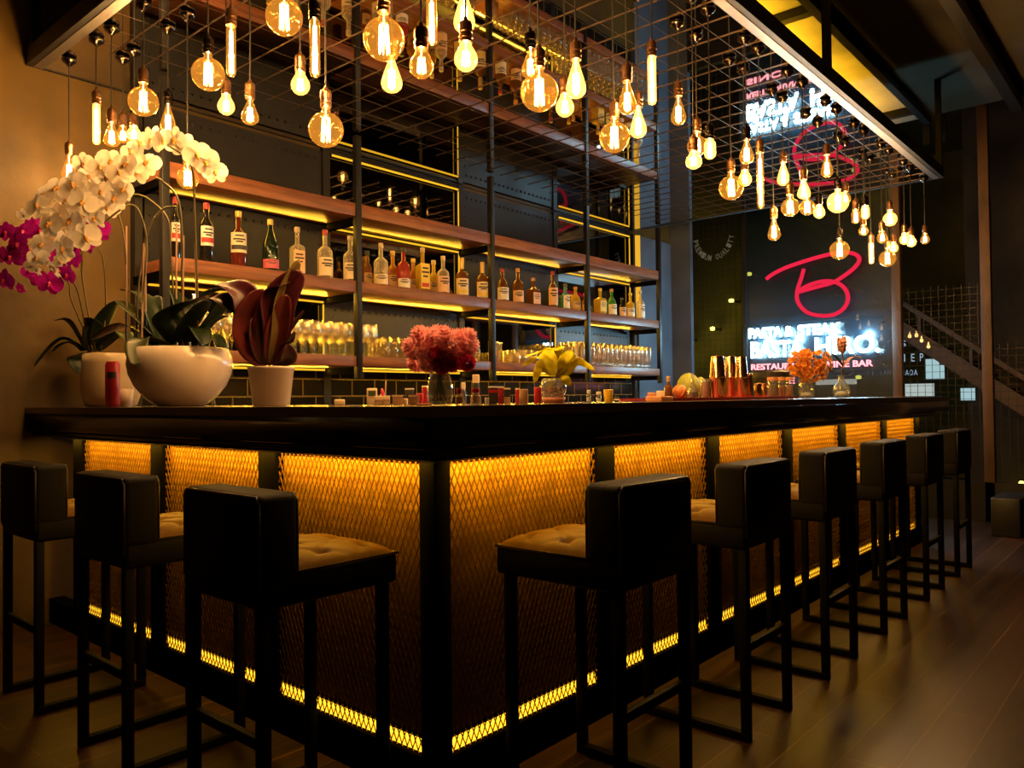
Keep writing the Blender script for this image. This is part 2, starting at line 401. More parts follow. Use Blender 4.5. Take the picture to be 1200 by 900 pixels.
s2 = thing('window_lettering', 'small dull white lettering on the mesh around the inner brown pillar', 'lettering', (6.46, .5, 1.3))
for txt, u0, v0, u1, v1 in (('Y', 995, 432, 999, 425), ('TI YAN', 1016, 440, 1045, 433), ('MAOA', 1056, 440, 1076, 433), ('I E P', 1058, 424, 1083, 414), ('OT', 1034, 406, 1044, 399), ('S', 1056, 406, 1063, 399)):
    a = on_x(u0, v0, 6.46); b = on_x(u1, v1, 6.46)
    chars = [(i, c) for i, c in enumerate(txt) if c != ' ']
    cw = (a.y-b.y)/len(txt)
    for i, c in chars:
        wd = cw*(.3 if c == 'I' else .8)
        text_mesh('letter', c, wd, b.z-a.z, 'sign_dim', s2, (0, a.y-.5-cw*i-(cw*.8-wd)/2, a.z-1.3), AX, AY, 0, .0)
# curved PREMIUM QUALITY lettering
MT['cream_letter'] = P('cream_letter', (.42, .36, .27), .6, emit=(.8, .7, .5), es=.06)
cur = thing('curved_lettering', 'faded cream letters PREMIUM QUALITY set in a curve on the dark mesh', 'lettering', (6.36, 2.32, 2.85))
word = 'PREMIUM QUALITY'
for i, ch in enumerate(word):
    if ch == ' ': continue
    a = PI*(1.06+.88*(i/(len(word)-1)))
    R = .225
    cx, cz = R*math.cos(a)*.95, R*math.sin(a)*1.1+.02
    ta = a+PI/2
    ax = Vector((0, -math.cos(ta), math.sin(ta))); ay = Vector((0, math.sin(ta), math.cos(ta)))
    wd = .036
    text_mesh('letter', ch, wd, .062, 'cream_letter', cur, Vector((0, -cx, cz))-ax*(wd/2)-ay*.031, ax, ay, 0, .01)

# ---- dim room beyond the partition: stair, lit windows, lamps
MT['stair'] = P('stair_timber', (.10, .055, .032), .6, noise=(3, .3))
a = on_x(1003, 352, 8.0); b = on_x(1210, 483, 8.0)
st = thing('staircase', 'dim timber staircase sloping down to the right behind the pillars', 'staircase', (8.0, b.y, 0))
off = Vector((8.0, b.y, 0))
d = (b-a).normalized()
MB().bar(a-off-d*1.2, b-off+d*.6, .05, .16).build('stringer', 'stair', st)
MB().bar(a-off-d*1.2+Vector((0,0,.30)), b-off+d*.6+Vector((0,0,.30)), .05, .05).build('handrail', 'stair', st)
for k in range(14):
    p = a-off-d*1.0+d*(k*.25)
    MB().box((p.x, p.y-.12, p.z-.02), (p.x+.58, p.y+.14, p.z+.02)).build('tread', 'stair', st)
for k in range(5):
    p = a-off+d*(k*.62-.4)
    MB().box((p.x-.015, p.y-.015, p.z), (p.x+.015, p.y+.015, p.z+.30)).build('baluster', 'stair', st)
MT['lamp_glow'] = EM('small_lamp_glow', (1, .55, .16), 1.7, False)
fl_pts = [on_x(u, v, 7.86) for (u, v) in ((1005,373),(1008,384),(1018,380),(1033,385),(1033,397),(1056,386),(1066,394),(1074,393),(1080,399),(1088,406))]
fs = thing('fairy_lights', 'string of tiny warm fairy lights looped along the sloping stair rail', 'fairy lights', fl_pts[0])
ends = [Vector((7.9715, fl_pts[0].y+.1, fl_pts[0].z+.02))]+[q+Vector((0, 0, .05)) for q in fl_pts]+[Vector((7.9715, fl_pts[-1].y-.12, fl_pts[-1].z-.02))]
MB().tube([q-fl_pts[0] for q in ends], .003, 5).build('cable', 'black_metal', fs)
for q in fl_pts:
    MB().lathe([(0, -.022), (.014, -.016), (.018, 0), (.012, .016), (.006, .03), (.006, .048), (0, .048)], c=q-fl_pts[0], seg=10).build('bulb', 'lamp_glow', fs, smooth=True)
MT['winlit'] = EM('lit_window_cool', (.55, .85, .9), .55)
MT['winlit2'] = EM('lit_window_pale', (.8, .95, .9), .45)
def lit_window(u0, v0, u1, v1, mat, label, X=8.55):
    a = on_x(u0, v0, X); b = on_x(u1, v1, X)
    t = thing('lit_window', label, 'window', (X, a.y, b.z))
    W, H = b.y-a.y, a.z-b.z
    MB().box((0, 0, 0), (.01, W, H)).build('pane', mat, t)
    f = MB(); e = .012
    for q in ((0, -e), (H, H+e)): f.box((-.015, min(0, W)-e, q[0]), (.012, max(0, W)+e, q[1]+.001))
    for q in (0, W): f.box((-.015, q-e/2, 0), (.012, q+e/2, H))
    f.build('frame', 'black_metal', t)
lit_window(1060, 450, 1096, 464, MT['winlit2'], 'pale lit window low behind the mesh just past the inner pillar')
lit_window(1084, 421, 1108, 444, MT['winlit'], 'cyan lit window behind the mesh under the sloping stair')
lit_window(1125, 455, 1144, 469, MT['winlit'], 'small cyan lit window nearest the outer brown pillar')
MT['spot_y'] = EM('yellow_spot_glow', (1, .85, .12), 4, False)
n = 0
for (u, v, pw) in ((878, 321, .8), (857, 352, 1.4), (835, 385, 2.4), (806, 398, 2.4), (1006, 442, .2)):
    n += 1
    p = on_x(u, v, 10.1)
    t = thing('wall_spotlight', f'small yellow spotlight far behind the mesh, {ORD[n]} from the top', 'spotlight', p, 0, 'yellow spotlights in the room beyond')
    MB().lathe([(0, -.03), (.035, -.025), (.04, 0), (.035, .02), (0, .03)], seg=12).build('lens', 'spot_y', t, smooth=True)
    MB().box((.03, -.015, -.015), (.3, .015, .015)).build('bracket', 'black_metal', t)
    point('spot_light', (-.15, 0, -.1), pw, (1, .82, .12), .03, t)
p = on_x(957, 449, 7.2); q = on_x(1004, 444, 7.2)
t = thing('equipment_cabinet', 'brown cabinet topped by a white light bar behind the small vases', 'cabinet', (7.2, (p.y+q.y)/2, 0))
W = abs(p.y-q.y)
MB().box((0, -W/2, 0), (.4, W/2, p.z-.03)).build('carcass', 'stair', t, bevel=.006)
MB().box((-.03, -W/2, p.z-.02), (.0, W/2, q.z)).build('light_bar', EM('white_bar', (1, .9, .75), 1.6), t)
# two lamps at floor level far right
for v, lab in ((566, 'upper of two small yellow lamps low at the right edge'), (577, 'lower of two small yellow lamps low at the right edge')):
    p = on_x(1197, v, 8.45)
    t = thing('small_lamp', lab, 'lamp', p)
    MB().lathe([(0, -.02), (.022, -.015), (.026, 0), (.02, .018), (0, .024)], seg=12).build('lens', 'spot_y', t, smooth=True)
    MB().box((.02, -.008, -.008), (.16, .008, .008)).build('bracket', 'black_metal', t)
t = tag(MB().box((-.28, -.10, 0), (.28, .10, .30)).build('planter_box', 'black_metal', bevel=.01, loc=(5.92, -.46, 0)), 'low black box on the floor past the farthest bar stool', 'box')

# =================================================================== BACK WALL PANELS
ledges = []
BX = [.44, 1.69, 2.985, 4.225, 5.50]
TIERS = [(1.40, 1.80, (1, 0, 1, 0)), (1.885, 2.31, (0, 1, 0, 1)), (2.39, 2.812, (0, 1, 0, 1))]
pos = ['first', 'second', 'third', 'fourth']; tn = ['lowest', 'middle', 'top']
def led_strip(name, label, a, b, thick=.012, group='amber light strips of the back bar', power=0, direction=(0,0,0), mat='led'):
    a, b = Vector(a), Vector(b)
    t = thing(name, label, 'light strip', (a+b)/2, 0, group)
    MB().bar(a-(a+b)/2, b-(a+b)/2, thick, thick).build('diffuser', mat, t)
    MB().bar(a-(a+b)/2+Vector((0, thick, 0)), b-(a+b)/2+Vector((0, thick, 0)), thick*.8, thick*1.3).build('channel', 'black_metal', t)
    return t
for k, (z0, z1, kinds) in enumerate(TIERS):
    for i in range(4):
        x0, x1 = BX[i]+.03, BX[i+1]-.03
        if kinds[i]:
            t = thing('mirror_panel', f'smoked mirror panel, {pos[i]} bay from the left, {tn[k]} tier of the back bar', 'mirror', ((x0+x1)/2, YW-.02, z0))
            hw = (x1-x0)/2
            MB().box((-hw, 0, 0), (hw, .019, z1-z0)).build('mirror', 'back_mirror', t)
            f = MB(); f.box((-hw-.02, -.006, 0), (-hw, .019, z1-z0)); f.box((hw, -.006, 0), (hw+.02, .019, z1-z0)); f.box((-hw-.02, -.006, z1-z0), (hw+.02, .019, z1-z0+.02))
            f.build('frame', 'black_metal', t)
            led_strip('light_strip', f'amber light strip along the top of the {tn[k]} tier mirror, {pos[i]} bay', (x0+.01, YW-.045, z1-.02), (x1-.01, YW-.045, z1-.02), .011)
            led_strip('light_strip', f'upright amber light strip at the right edge of the {tn[k]} tier mirror, {pos[i]} bay', (x1-.01, YW-.045, z0), (x1-.01, YW-.045, z1-.035), .009)
        else:
            t = thing('riveted_panel', f'dark riveted steel panel, {pos[i]} bay from the left, {tn[k]} tier of the back bar', 'panel', ((x0+x1)/2, YW-.022, z0))
            hw = (x1-x0)/2
            r = MB(); nr = 20; r.box((-hw, 0, 0), (hw, .021, z1-z0))
            for j in range(nr):
                x = -hw+.05+(2*hw-.1)*j/(nr-1)
                r.lathe([(.011, 0), (.009, .005), (.005, .008), (0, .009)], seg=8, mat=Matrix.Translation((x, 0, (z1-z0)-.06)) @ Matrix.Rotation(PI/2, 4, 'X'))
            for zz in (.05, .13, .21, .29):
                for sx in (-1, 1):
                    r.lathe([(.008, 0), (.006, .004), (0, .006)], seg=6, mat=Matrix.Translation((sx*(hw-.03), 0, zz)) @ Matrix.Rotation(PI/2, 4, 'X'))
            r.build('riveted_sheet', 'rivet', t)
# uprights between the bays, gold strip at the right end
for i, x in enumerate(BX[1:4]):
    struct('trim_8', MB().box((x-.028, YW-.035, .9), (x+.028, YW-.001, 2.835)), 'black_metal')
struct('trim_9', MB().box((5.525, YW-.05, .9), (5.56, YW-.001, 2.835)), 'black_metal')
led_strip('light_strip', 'broad upright gold light strip between the last mirror and the blue wall', (5.60, YW-.05, 1.9), (5.60, YW-.05, 2.82), .055, mat=EM('led_gold_panel', (1, .50, .03), .75))  # gold metal trim; emission stands in for the light falling on it
led_strip('light_strip', 'long amber light strip under the lowest shelf above the black tiles', (.6, YW-.06, 1.325), (5.45, YW-.06, 1.325), .013)

led_strip('light_strip', 'amber light strip behind the glasses along the back of the lowest shelf', (.55, YW-.08, 1.411), (5.0, YW-.08, 1.411), .012)
# ---- shelving unit
PX = [.405, 1.663, 2.94, 4.196, 5.435]
SH = [(1.403, .066), (1.885, .075), (2.385, .085)]
sh = thing('back_bar_shelving', 'tall black steel shelving with three walnut shelves against the back wall', 'shelving', (PX[0], YS, 0))
o3 = Vector((PX[0], YS, 0))
for x in PX:
    MB().box((x-.02-o3.x, 0, 1.26), (x+.02-o3.x, .04, ZC-.014)).build('post', 'black_metal', sh, bevel=.002)
for x in PX:
    for z, th in SH: MB().box((x-.02-o3.x, .041, z-th-.045), (x+.02-o3.x, YW-YS-.07, z-th-.002)).build('bracket', 'matte_black', sh)
for z, th in SH:
    for i in range(4):
        MB().box((PX[i]+.022-o3.x, .008, z-th), (PX[i+1]-.022-o3.x, YW-YS-.07, z)).build('shelf_board', 'walnut', sh, bevel=.003)
area('shelf_light', ((PX[0]+4.4)/2-o3.x, YW-YS-.10, 1.42), (PI-.25, 0, 0), 3.9, .015, SHELF_LED_W*5, LED_COL, sh)
for z, th in SH:
    area('shelf_light', ((PX[0]+PX[-1])/2-o3.x, YW-YS-.10, z-th-.012), (math.radians(-32), 0, 0), 4.9, .02, SHELF_LED_W*4.9*(2.2 if z < 2 else 1), LED_COL, sh)

# =================================================================== CANOPY
cn = thing('hanging_canopy', 'black framed mirror canopy with wire grid hanging over the bar', 'canopy', (-.12, -.12, ZC))
c0 = Vector((-.12, -.12, ZC)); LX, LY = XE+.12, YW+.12
MB().box((.05, .05, .004), (LX-.05, LY-.02, .016)).build('mirror_sheet', 'mirror', cn)
f = MB()
MB().box((0, 0, .0), (LX, .05, .085)).build('frame_rail', 'black_metal', cn)
MB().box((0, LY-.02, .0), (LX, LY-.001, .085)).build('frame_rail', 'black_metal', cn)
MB().box((0, .05, .0), (.05, LY-.02, .085)).build('frame_rail', 'black_metal', cn)
MB().box((LX-.05, .05, .0), (LX, LY-.02, .085)).build('frame_rail', 'black_metal', cn)
MB().box((.03, .03, -.004), (LX-.03, .075, .0)).build('edge_trim', 'trim_metal', cn)
MB().box((.03, .075, -.004), (.075, LY-.02, .0)).build('edge_trim', 'trim_metal', cn)
g = MB(); zz = .0003; pitch = .170
x = 1.65+.12-.17*9
k = 0
while x < LX-.05: g.box((x-.0013, .05, zz), (x+.0013, 2.545, zz+.0032)); x += pitch; k += 1
y = .10+.12-.17
while y < 2.55: g.box((.05, y-.0013, zz+.0032), (LX-.05, y+.0013, zz+.0064)); y += pitch
for x in (.12, LX/2, LX-.2):
    for y in (.22, LY/2, LY-.5): g.box((x-.002, y-.002, zz), (x+.002, y+.002, .004))
g.build('wire_grid', 'wire', cn)
for (hx, hy) in ((2.91, -.095), (-.095, 2.80), (-.095, .9), (5.44, -.095)):
    MB().box((hx-.02-c0.x, hy-.02-c0.y, .085), (hx+.02-c0.x, hy+.02-c0.y, 4.4-ZC-.001)).build('hanger_post', 'black_metal', cn)
area('canopy_uplight', (4.1-c0.x, .55-c0.y, .10), (PI-.35, 0, 0), 3.4, .12, CANOPY_UP_W, (1, .52, .02), cn, spread=1.9)

# =================================================================== BAR COUNTER
bar = thing('bar_counter', 'L-shaped black bar counter with glowing golden mesh front panels', 'bar counter', (0, 0, 0))
ZT = 1.10; AW = .55
t = MB()
t.box((-.12, -.12, ZT-.03), (XE, AW, ZT)); t.box((-.12, AW, ZT-.03), (AW, YW-.002, ZT))
t.build('countertop', 'counter_top', bar)
t = MB()
t.box((-.112, -.112, .957), (5.10, -.09, .984)); t.box((-.112, -.09, .957), (-.09, YW-.06, .984))
t.box((-.118, -.118, .985), (XE-.002, -.088, ZT-.031)); t.box((-.118, -.088, .985), (-.088, YW-.004, ZT-.031)); t.box((XE-.03, -.088, .985), (XE-.002, AW-.01, ZT-.031))
t.build('fascia', 'black_gloss', bar, bevel=.004)
PWID, POST = .723, .106
t = MB(); t.box((.0, .0, .942), (5.05, .05, ZT-.031)); t.box((0, .05, .942), (.05, YW-.004, ZT-.031)); t.build('header_rail', 'matte_black', bar)
t = MB(); t.box((-.01, -.01, 0), (5.05, .06, .122)); t.box((-.01, .06, 0), (.06, YW-.004, .122)); t.build('plinth', 'matte_black', bar)
posts = []
for i in range(7):
    x0 = .05+i*(PWID+POST)-POST
    if i == 0: MB().box((-.012, -.012, .122), (.05, .05, .942)).build('corner_post', 'matte_black', bar, bevel=.002)
    else: MB().box((x0, -.012, .122), (x0+POST, .05, .942)).build('post', 'matte_black', bar, bevel=.002)
for i in range(1, 4):
    y0 = .05+i*(PWID+POST)-POST
    MB().box((-.012, y0, .122), (.05, min(y0+POST, YW-.004), .942)).build('post', 'matte_black', bar, bevel=.002)
def strands(wd, ht):
    b = MB(); s = .0232; kx = .46; th = .0028
    for sgn in (1, -1):
        n = int((wd+kx*ht)/s)+2
        for i in range(-1, n):
            c = i*s - (0 if sgn > 0 else 0)
            # x = c - kx*z  (sgn>0)  or  x = c - kx*ht + kx*z
            def X(z): return c-kx*z if sgn > 0 else c-kx*ht+kx*z
            z0, z1 = 0, ht
            xs0, xs1 = X(z0), X(z1)
            # clip to 0..wd
            def zat(x): return (c-x)/kx if sgn > 0 else (x-c+kx*ht)/kx
            zz = sorted((max(0, min(ht, zat(0))), max(0, min(ht, zat(wd)))))
            if zz[1]-zz[0] < .01: continue
            b.bar((X(zz[0]), 0, zz[0]), (X(zz[1]), 0, zz[1]), th*(1.0), th*1.1, up=(0, 1, 0))
    return b
HT = .942-.122
pan0 = None
def panel(px, axis):
    global pan0
    if pan0 is None:
        pan0 = strands(PWID, HT).build('mesh_panel', 'gold_mesh', bar); o = pan0
    else:
        o = pan0.copy(); COL.objects.link(o)
    if axis == 'x': o.location = (px, .004, .122)
    else: o.location = (.004, px+PWID, .122); o.rotation_euler = (0, 0, -PI/2)
    b = MB(); l = MB(); sh_ = MB()
    if axis == 'x':
        b.box((px, .024, .122), (px+PWID, .034, .942)); l.box((px, .012, .1225), (px+PWID, .0235, .158)); sh_.box((px, .0095, .162), (px+PWID, .0238, .166))
    else:
        b.box((.024, px, .122), (.034, px+PWID, .942)); l.box((.012, px, .1225), (.0235, px+PWID, .158)); sh_.box((.0095, px, .162), (.0238, px+PWID, .166))
    b.build('backing_panel', 'gold_backing', bar); l.build('light_band', 'led_band', bar); sh_.build('light_shield', 'matte_black', bar)
for i in range(6): panel(.05+i*(PWID+POST), 'x')
for i in range(3): panel(.05+i*(PWID+POST), 'y')
area('counter_light', (2.55, -.032, .955), (math.radians(4), 0, 0), 5.0, .012, COUNTER_LED_W*5, LED_COL, bar)
area('counter_light', (-.032, 1.30, .955), (math.radians(4), 0, math.radians(-90)), 2.6, .012, COUNTER_LED_W*2.6, LED_COL, bar)
# =================================================================== STOOLS
def make_stool():
    t = thing('bar_stool', 'x', 'bar stool')
    # tufted seat: dimpled cushion
    W, D = .375, .42; x0, y0 = -W/2, -D/2+.005
    btn = [((i+.5)/3, (j+.5)/3) for i in range(3) for j in range(3)]
    def top(u, v):
        e = (1-abs(2*u-1)**5)*(1-abs(2*v-1)**5)
        z = .695+.040*e**.6
        for bu, bv in btn:
            d2 = ((u-bu)*W)**2+((v-bv)*D)**2
            z -= .020*math.exp(-d2/.00035)
        du = min(abs((u*3-v*3) % 1), 1-abs((u*3-v*3) % 1)); dv = min(abs((u*3+v*3) % 1), 1-abs((u*3+v*3) % 1))
        z -= .006*e*(math.exp(-(du/.07)**2)+math.exp(-(dv/.07)**2))
        return Vector((x0+u*W, y0+v*D, z))
    m = MB(); m.grid(top, 42, 46)
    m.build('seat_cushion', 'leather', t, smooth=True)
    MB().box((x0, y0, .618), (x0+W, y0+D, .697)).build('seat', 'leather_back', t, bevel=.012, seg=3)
    e = .001
    MB().tube([(x0+e, y0+e, .697), (x0+W-e, y0+e, .697), (x0+W-e, y0+D-e, .697), (x0+e, y0+D-e, .697)], .0045, 6, True).build('seat_piping', 'piping', t, smooth=True)
    b = MB()
    b.box((-.187, -.213, .640), (.187, -.097, .895))
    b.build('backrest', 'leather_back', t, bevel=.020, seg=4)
    for yy in (-.207, -.103):
        MB().tube([(-.181, yy, .66), (-.181, yy, .873), (-.170, yy, .888), (.170, yy, .888), (.181, yy, .873), (.181, yy, .66)], .0045, 6).build('piping', 'piping', t, smooth=True)
    lw = .028
    for sx in (-1, 1):
        MB().box((sx*.168-lw/2, -.204, lw), (sx*.168+lw/2, -.204+lw, .64)).build('leg', 'stool_frame', t, bevel=.002)
        MB().box((sx*.168-lw/2, .160, lw), (sx*.168+lw/2, .160+lw, .62)).build('leg', 'stool_frame', t, bevel=.002)
        MB().box((sx*.168-lw/2, -.204, 0), (sx*.168+lw/2, .160+lw, lw)).build('floor_runner', 'stool_frame', t, bevel=.002)
    MB().box((-.168, -.200, .285), (.168, -.180, .312)).build('crossbar', 'stool_frame', t, bevel=.002)
    return t
stool0 = make_stool(); used = False
def place_stool(x, y, rz, label, grp):
    global used
    s = stool0 if not used else copy_tree(stool0); used = True
    s.location = (x, y, 0); s.rotation_euler = (0, 0, rz); s['label'] = label; s['group'] = grp
for i, x in enumerate((.358, 1.095, 1.820, 2.585, 3.36, 4.09)):
    place_stool(x, -.285, 0, f'black tufted bar stool on the long counter side, {ORD[i+1]} from the bar corner', 'stools along the long side')
for i, y in enumerate((.262, 1.003, 1.740)):
    place_stool(-.285, y, -PI/2, f'black tufted bar stool on the short counter side, {ORD[i+1]} from the bar corner', 'stools along the short side')

# =================================================================== PENDANT BULBS
BULBS = [ # row, u, v, width, height in the photo, type, bright
 ('LF',81,198,17,34,'ST',0),('LF',113,146,11,49,'T',1),('LF',131,158,16,30,'ST',0),('LS',144,158,16,28,'A',0),('LS',157,157,12,20,'A',1),('LF',168,119,41,41,'G',0),('LS',197,140,24,40,'ST',0),('LS',220,209,31,31,'G',0),
 ('LF',244,87,36,36,'G',0),('LF',271,60,12,61,'T',0),('LS',265,123,21,28,'A',1),('LS',293,131,23,32,'ST',0),('LF',333,20,52,52,'G',0),('LF',369,57,14,72,'T',0),('LS',352,98,30,32,'A',1),('LS',382,152,49,49,'G',0),
 ('LF',450,46,57,57,'G',0),('LS',459,88,26,44,'ST',1),('LF',494,75,30,37,'A',0),('LS',506,25,9,58,'T',0),('S',544,15,29,58,'ST',1),('F',546,67,33,40,'A',1),
 ('F',632,108,51,51,'G',0),('S',622,75,20,34,'ST',0),('F',675,93,23,48,'ST',1),('S',662,124,21,30,'A',1),('S',720,161,41,41,'G',0),('F',735,115,21,41,'ST',0),('S',748,144,20,38,'ST',1),('F',764,95,12,57,'T',1),
 ('S',795,130,19,36,'ST',0),('F',813,188,19,24,'A',1),('S',817,171,24,24,'G',0),('F',832,175,15,29,'T45',1),('S',857,220,35,35,'G',0),('S',873,209,16,22,'A',1),('F',875,178,18,30,'ST',0),('F',891,212,10,73,'T',0),
 ('S',907,269,17,28,'ST',0),('S',918,204,17,32,'ST',1),('F',926,243,22,22,'G',0),('F',942,222,15,24,'ST',1),('S',946,243,19,19,'G',0),('S',960,248,16,24,'A',1),('F',969,195,17,28,'ST',0),('F',982,237,30,30,'G',1),
 ('S',984,293,28,28,'G',0),('F',1003,254,14,26,'T45',0),('F',1014,249,12,20,'T45',1),('S',1012,270,13,14,'A',0),('S',1021,297,9,27,'T',1),('F',1034,278,13,17,'A',0),('F',1043,257,18,20,'G',1),('S',1040,303,25,25,'G',0),
 ('S',1047,290,13,20,'A',1),('F',1060,280,11,15,'A',1),('F',1068,283,13,20,'A',1),('F',1084,280,14,16,'A',0),('S',991,232,11,16,'A',0)]
TYPE_WORD = {'ST': 'teardrop', 'T': 'slim tube', 'T45': 'stubby capsule', 'A': 'small pear-shaped', 'G': 'round globe'}
def bulb_profile(kind, R, H):
    """lathe profile (r, z) of the glass, z=0 at its neck top, going down to -H"""
    nk = .0145
    if kind == 'G':
        pr = [(nk, 0), (nk+.001, -.012), (nk+.004, -.022)]
        c = -.022-R*.93
        for i in range(1, 17):
            a = math.radians(62-i*152/16); pr.append((R*math.cos(a), c+R*math.sin(a)))
        a = [(0, c-R)]
        return pr+a, c
    if kind == 'ST':
        ks = [(0, .26), (.12, .34), (.3, .56), (.5, .80), (.66, .97), (.76, 1.0), (.86, .90), (.94, .62), (.985, .25), (1, 0)]
    elif kind == 'A':
        ks = [(0, .48), (.12, .52), (.28, .74), (.45, .95), (.58, 1.0), (.72, .94), (.86, .72), (.95, .42), (1, 0)]
    elif kind == 'T45':
        ks = [(0, .6), (.1, .7), (.2, .95), (.3, 1), (.7, 1), (.85, .88), (.95, .55), (1, 0)]
    else:
        ks = [(0, .85), (.04, .95), (.08, 1), (.92, 1), (.97, .8), (.99, .45), (1, 0)]
    return [(R*r, -H*z) for z, r in ks], -H*.55
def near(vals, x): return min(vals, key=lambda q: abs(q-x))
made = {}
recs = []
for row, u, v, wpx, hpx, kind, bright in BULBS:
    Pc = {'F': lambda: on_y(u, v, .0), 'S': lambda: on_y(u, v, .165), 'LF': lambda: on_x(u, v, .0), 'LS': lambda: on_x(u, v, .17)}[row]()
    D = depth(Pc); dia = wpx*D/FPX; hh = hpx*D/FPX
    if kind == 'G': R = near((.062, .047, .040), dia/2/1.08); H = .022+R*.93+R
    elif kind == 'ST': R = .032; H = min(.135, max(.105, hh*.95))
    elif kind == 'A': R = .032; H = near((.075, .085), hh*.9)
    elif kind == 'T45': R = .0235; H = .09
    else: R = .0155; H = near((.15, .19, .28), hh)
    if kind != 'G': R *= 1.08
    recs.append([row, Pc, kind, R, H, bright])
rank = {}
for rowname in ('F', 'S', 'LF', 'LS'):
    rr = sorted([r for r in recs if r[0] == rowname], key=lambda r: r[1].x if rowname in 'FS' else r[1].y)
    for i, r in enumerate(rr): rank[id(r)] = i+1
ROWW = {'F': 'outer row over the long side', 'S': 'inner row over the long side', 'LF': 'outer row over the short side', 'LS': 'inner row over the short side'}
for r in recs:
    row, Pc, kind, R, H, bright = r
    prof, cz = bulb_profile(kind, R, H)
    ztop = Pc.z-cz if kind == 'G' else Pc.z+H/2          # neck top
    SOC = .066
    t = thing('pendant_bulb', f'{TYPE_WORD[kind]} filament bulb, {ORD[rank[id(r)]]} from bar corner in {ROWW[row]}', 'pendant bulb', (Pc.x, Pc.y, ZC), rnd.random()*6, 'filament bulbs hanging from the canopy')
    zt = ztop-ZC
    key = (kind, round(R, 4), round(H, 3), bright)
    MB().lathe([(0, 0), (.030, 0), (.034, -.004), (.034, -.012), (.028, -.020), (.017, -.026), (.012, -.034), (.006, -.038), (0, -.038)], seg=18).build('ceiling_rose', 'rose', t, smooth=True)
    MB().tube([(0, 0, -.036), (.002, 0, (zt-.036+SOC)/2), (0, 0, zt+SOC)], .0032, 6).build('cord', 'cord', t)
    MB().lathe([(0, SOC+.012), (.006, SOC+.010), (.008, SOC), (.018, SOC-.006), (.0205, SOC-.014), (.0205, .030), (.0185, .028), (.0185, .022), (.0205, .019), (.0205, .013), (.0185, .011), (.0195, .008), (.0195, 0), (.013, -.003), (0, -.003)], c=(0, 0, zt), seg=16).build('socket', 'copper' if rnd.random() < .8 else 'rose', t, smooth=False)
    gm = 'bulb_bright' if bright else 'bulb_glass'
    gl = MB().lathe(prof, c=(0, 0, zt), seg=24, caps=False).build('glass_bulb', gm, t, smooth=True)
    fb = MB()
    if kind == 'G': rad, hgt, mid, nl = .014, R*1.3, cz, 7
    elif kind == 'ST': rad, hgt, mid, nl = .010, H*.46, -H*.60, 6
    elif kind == 'A': rad, hgt, mid, nl = .010, H*.45, -H*.55, 6
    elif kind == 'T45': rad, hgt, mid, nl = .008, H*.62, -H*.52, 5
    else: rad, hgt, mid, nl = .0055, H*.80, -H*.52, 4
    th = .0030
    ptsz = []
    for k in range(nl):
        a = 2*PI*k/nl; a2 = 2*PI*(k+.5)/nl
        ptsz += [(rad*.8*math.cos(a), rad*.8*math.sin(a), zt+mid+hgt/2), (rad*math.cos(a2), rad*math.sin(a2), zt+mid-hgt/2)]
    fb.tube(ptsz, th, 5, True)
    fb.tube([(0, 0, zt-.002), (0, 0, zt+mid+hgt/2)], .0016, 5)
    fb.build('filament', 'filament', gl)
    point('bulb_light', (0, 0, zt+mid), BULB_W*(1.35 if bright else .9), BULB_COL, .012, t)

# =================================================================== BOTTLES
def glassy(name, col, rough=.08, tr=.0, spec=.6):
    m, nt, b = newmat(name); N = nt.nodes.new; L = nt.links.new
    b.inputs['Base Color'].default_value = (*col, 1); b.inputs['Roughness'].default_value = rough; b.inputs['Specular IOR Level'].default_value = spec
    if tr:
        t_ = N('ShaderNodeBsdfTransparent'); mx = max(col); t_.inputs[0].default_value = tuple(.35+.65*c/mx for c in col)+(1,)
        lw = N('ShaderNodeLayerWeight'); lw.inputs['Blend'].default_value = .4
        mp = N('ShaderNodeMapRange'); mp.inputs['To Min'].default_value = 1-tr; mp.inputs['To Max'].default_value = 1
        L(lw.outputs['Facing'], mp.inputs['Value'])
        mixs = N('ShaderNodeMixShader'); L(mp.outputs[0], mixs.inputs[0]); L(t_.outputs[0], mixs.inputs[1]); L(b.outputs[0], mixs.inputs[2])
        L(mixs.outputs[0], nt.nodes['Material Output'].inputs[0])
    return m
BM = {'dark': glassy('bottle_dark', (.012, .010, .008)), 'green_dark': glassy('bottle_dark_green', (.01, .02, .01)),
      'clear': glassy('bottle_clear', (.75, .68, .52), .05, .80, 1), 'amber': glassy('bottle_amber', (.45, .20, .035), .06, .35),
      'brown': glassy('bottle_brown', (.16, .06, .015), .07, .2), 'red': glassy('bottle_red', (.42, .045, .03), .06, .35),
      'ruby': glassy('bottle_ruby', (.13, .022, .012), .07, .15), 'yellow': glassy('bottle_yellow', (.65, .45, .05), .06, .45), 'green': glassy('bottle_green', (.08, .30, .06), .06, .4),
      'teal': glassy('bottle_teal', (.08, .35, .38), .06, .4)}
LB = {k: P('label_'+k, c, .55) for k, c in {'cream': (.80, .66, .46), 'white': (.85, .80, .72), 'peach': (.80, .50, .30), 'yellow': (.82, .62, .10), 'tan': (.50, .32, .17), 'pink': (.60, .10, .16), 'red': (.50, .04, .03), 'black': (.02, .02, .02)}.items()}
CP = {k: P('cap_'+k, c, .35, mt) for k, c, mt in [('red', (.42, .03, .04), 0), ('gold', (.62, .42, .14), .6), ('cream', (.60, .48, .30), 0), ('black', (.02, .02, .02), 0), ('orange', (.62, .28, .06), 0), ('yellow', (.65, .50, .05), 0), ('white', (.65, .62, .58), 0), ('wood', (.40, .22, .10), 0)]}
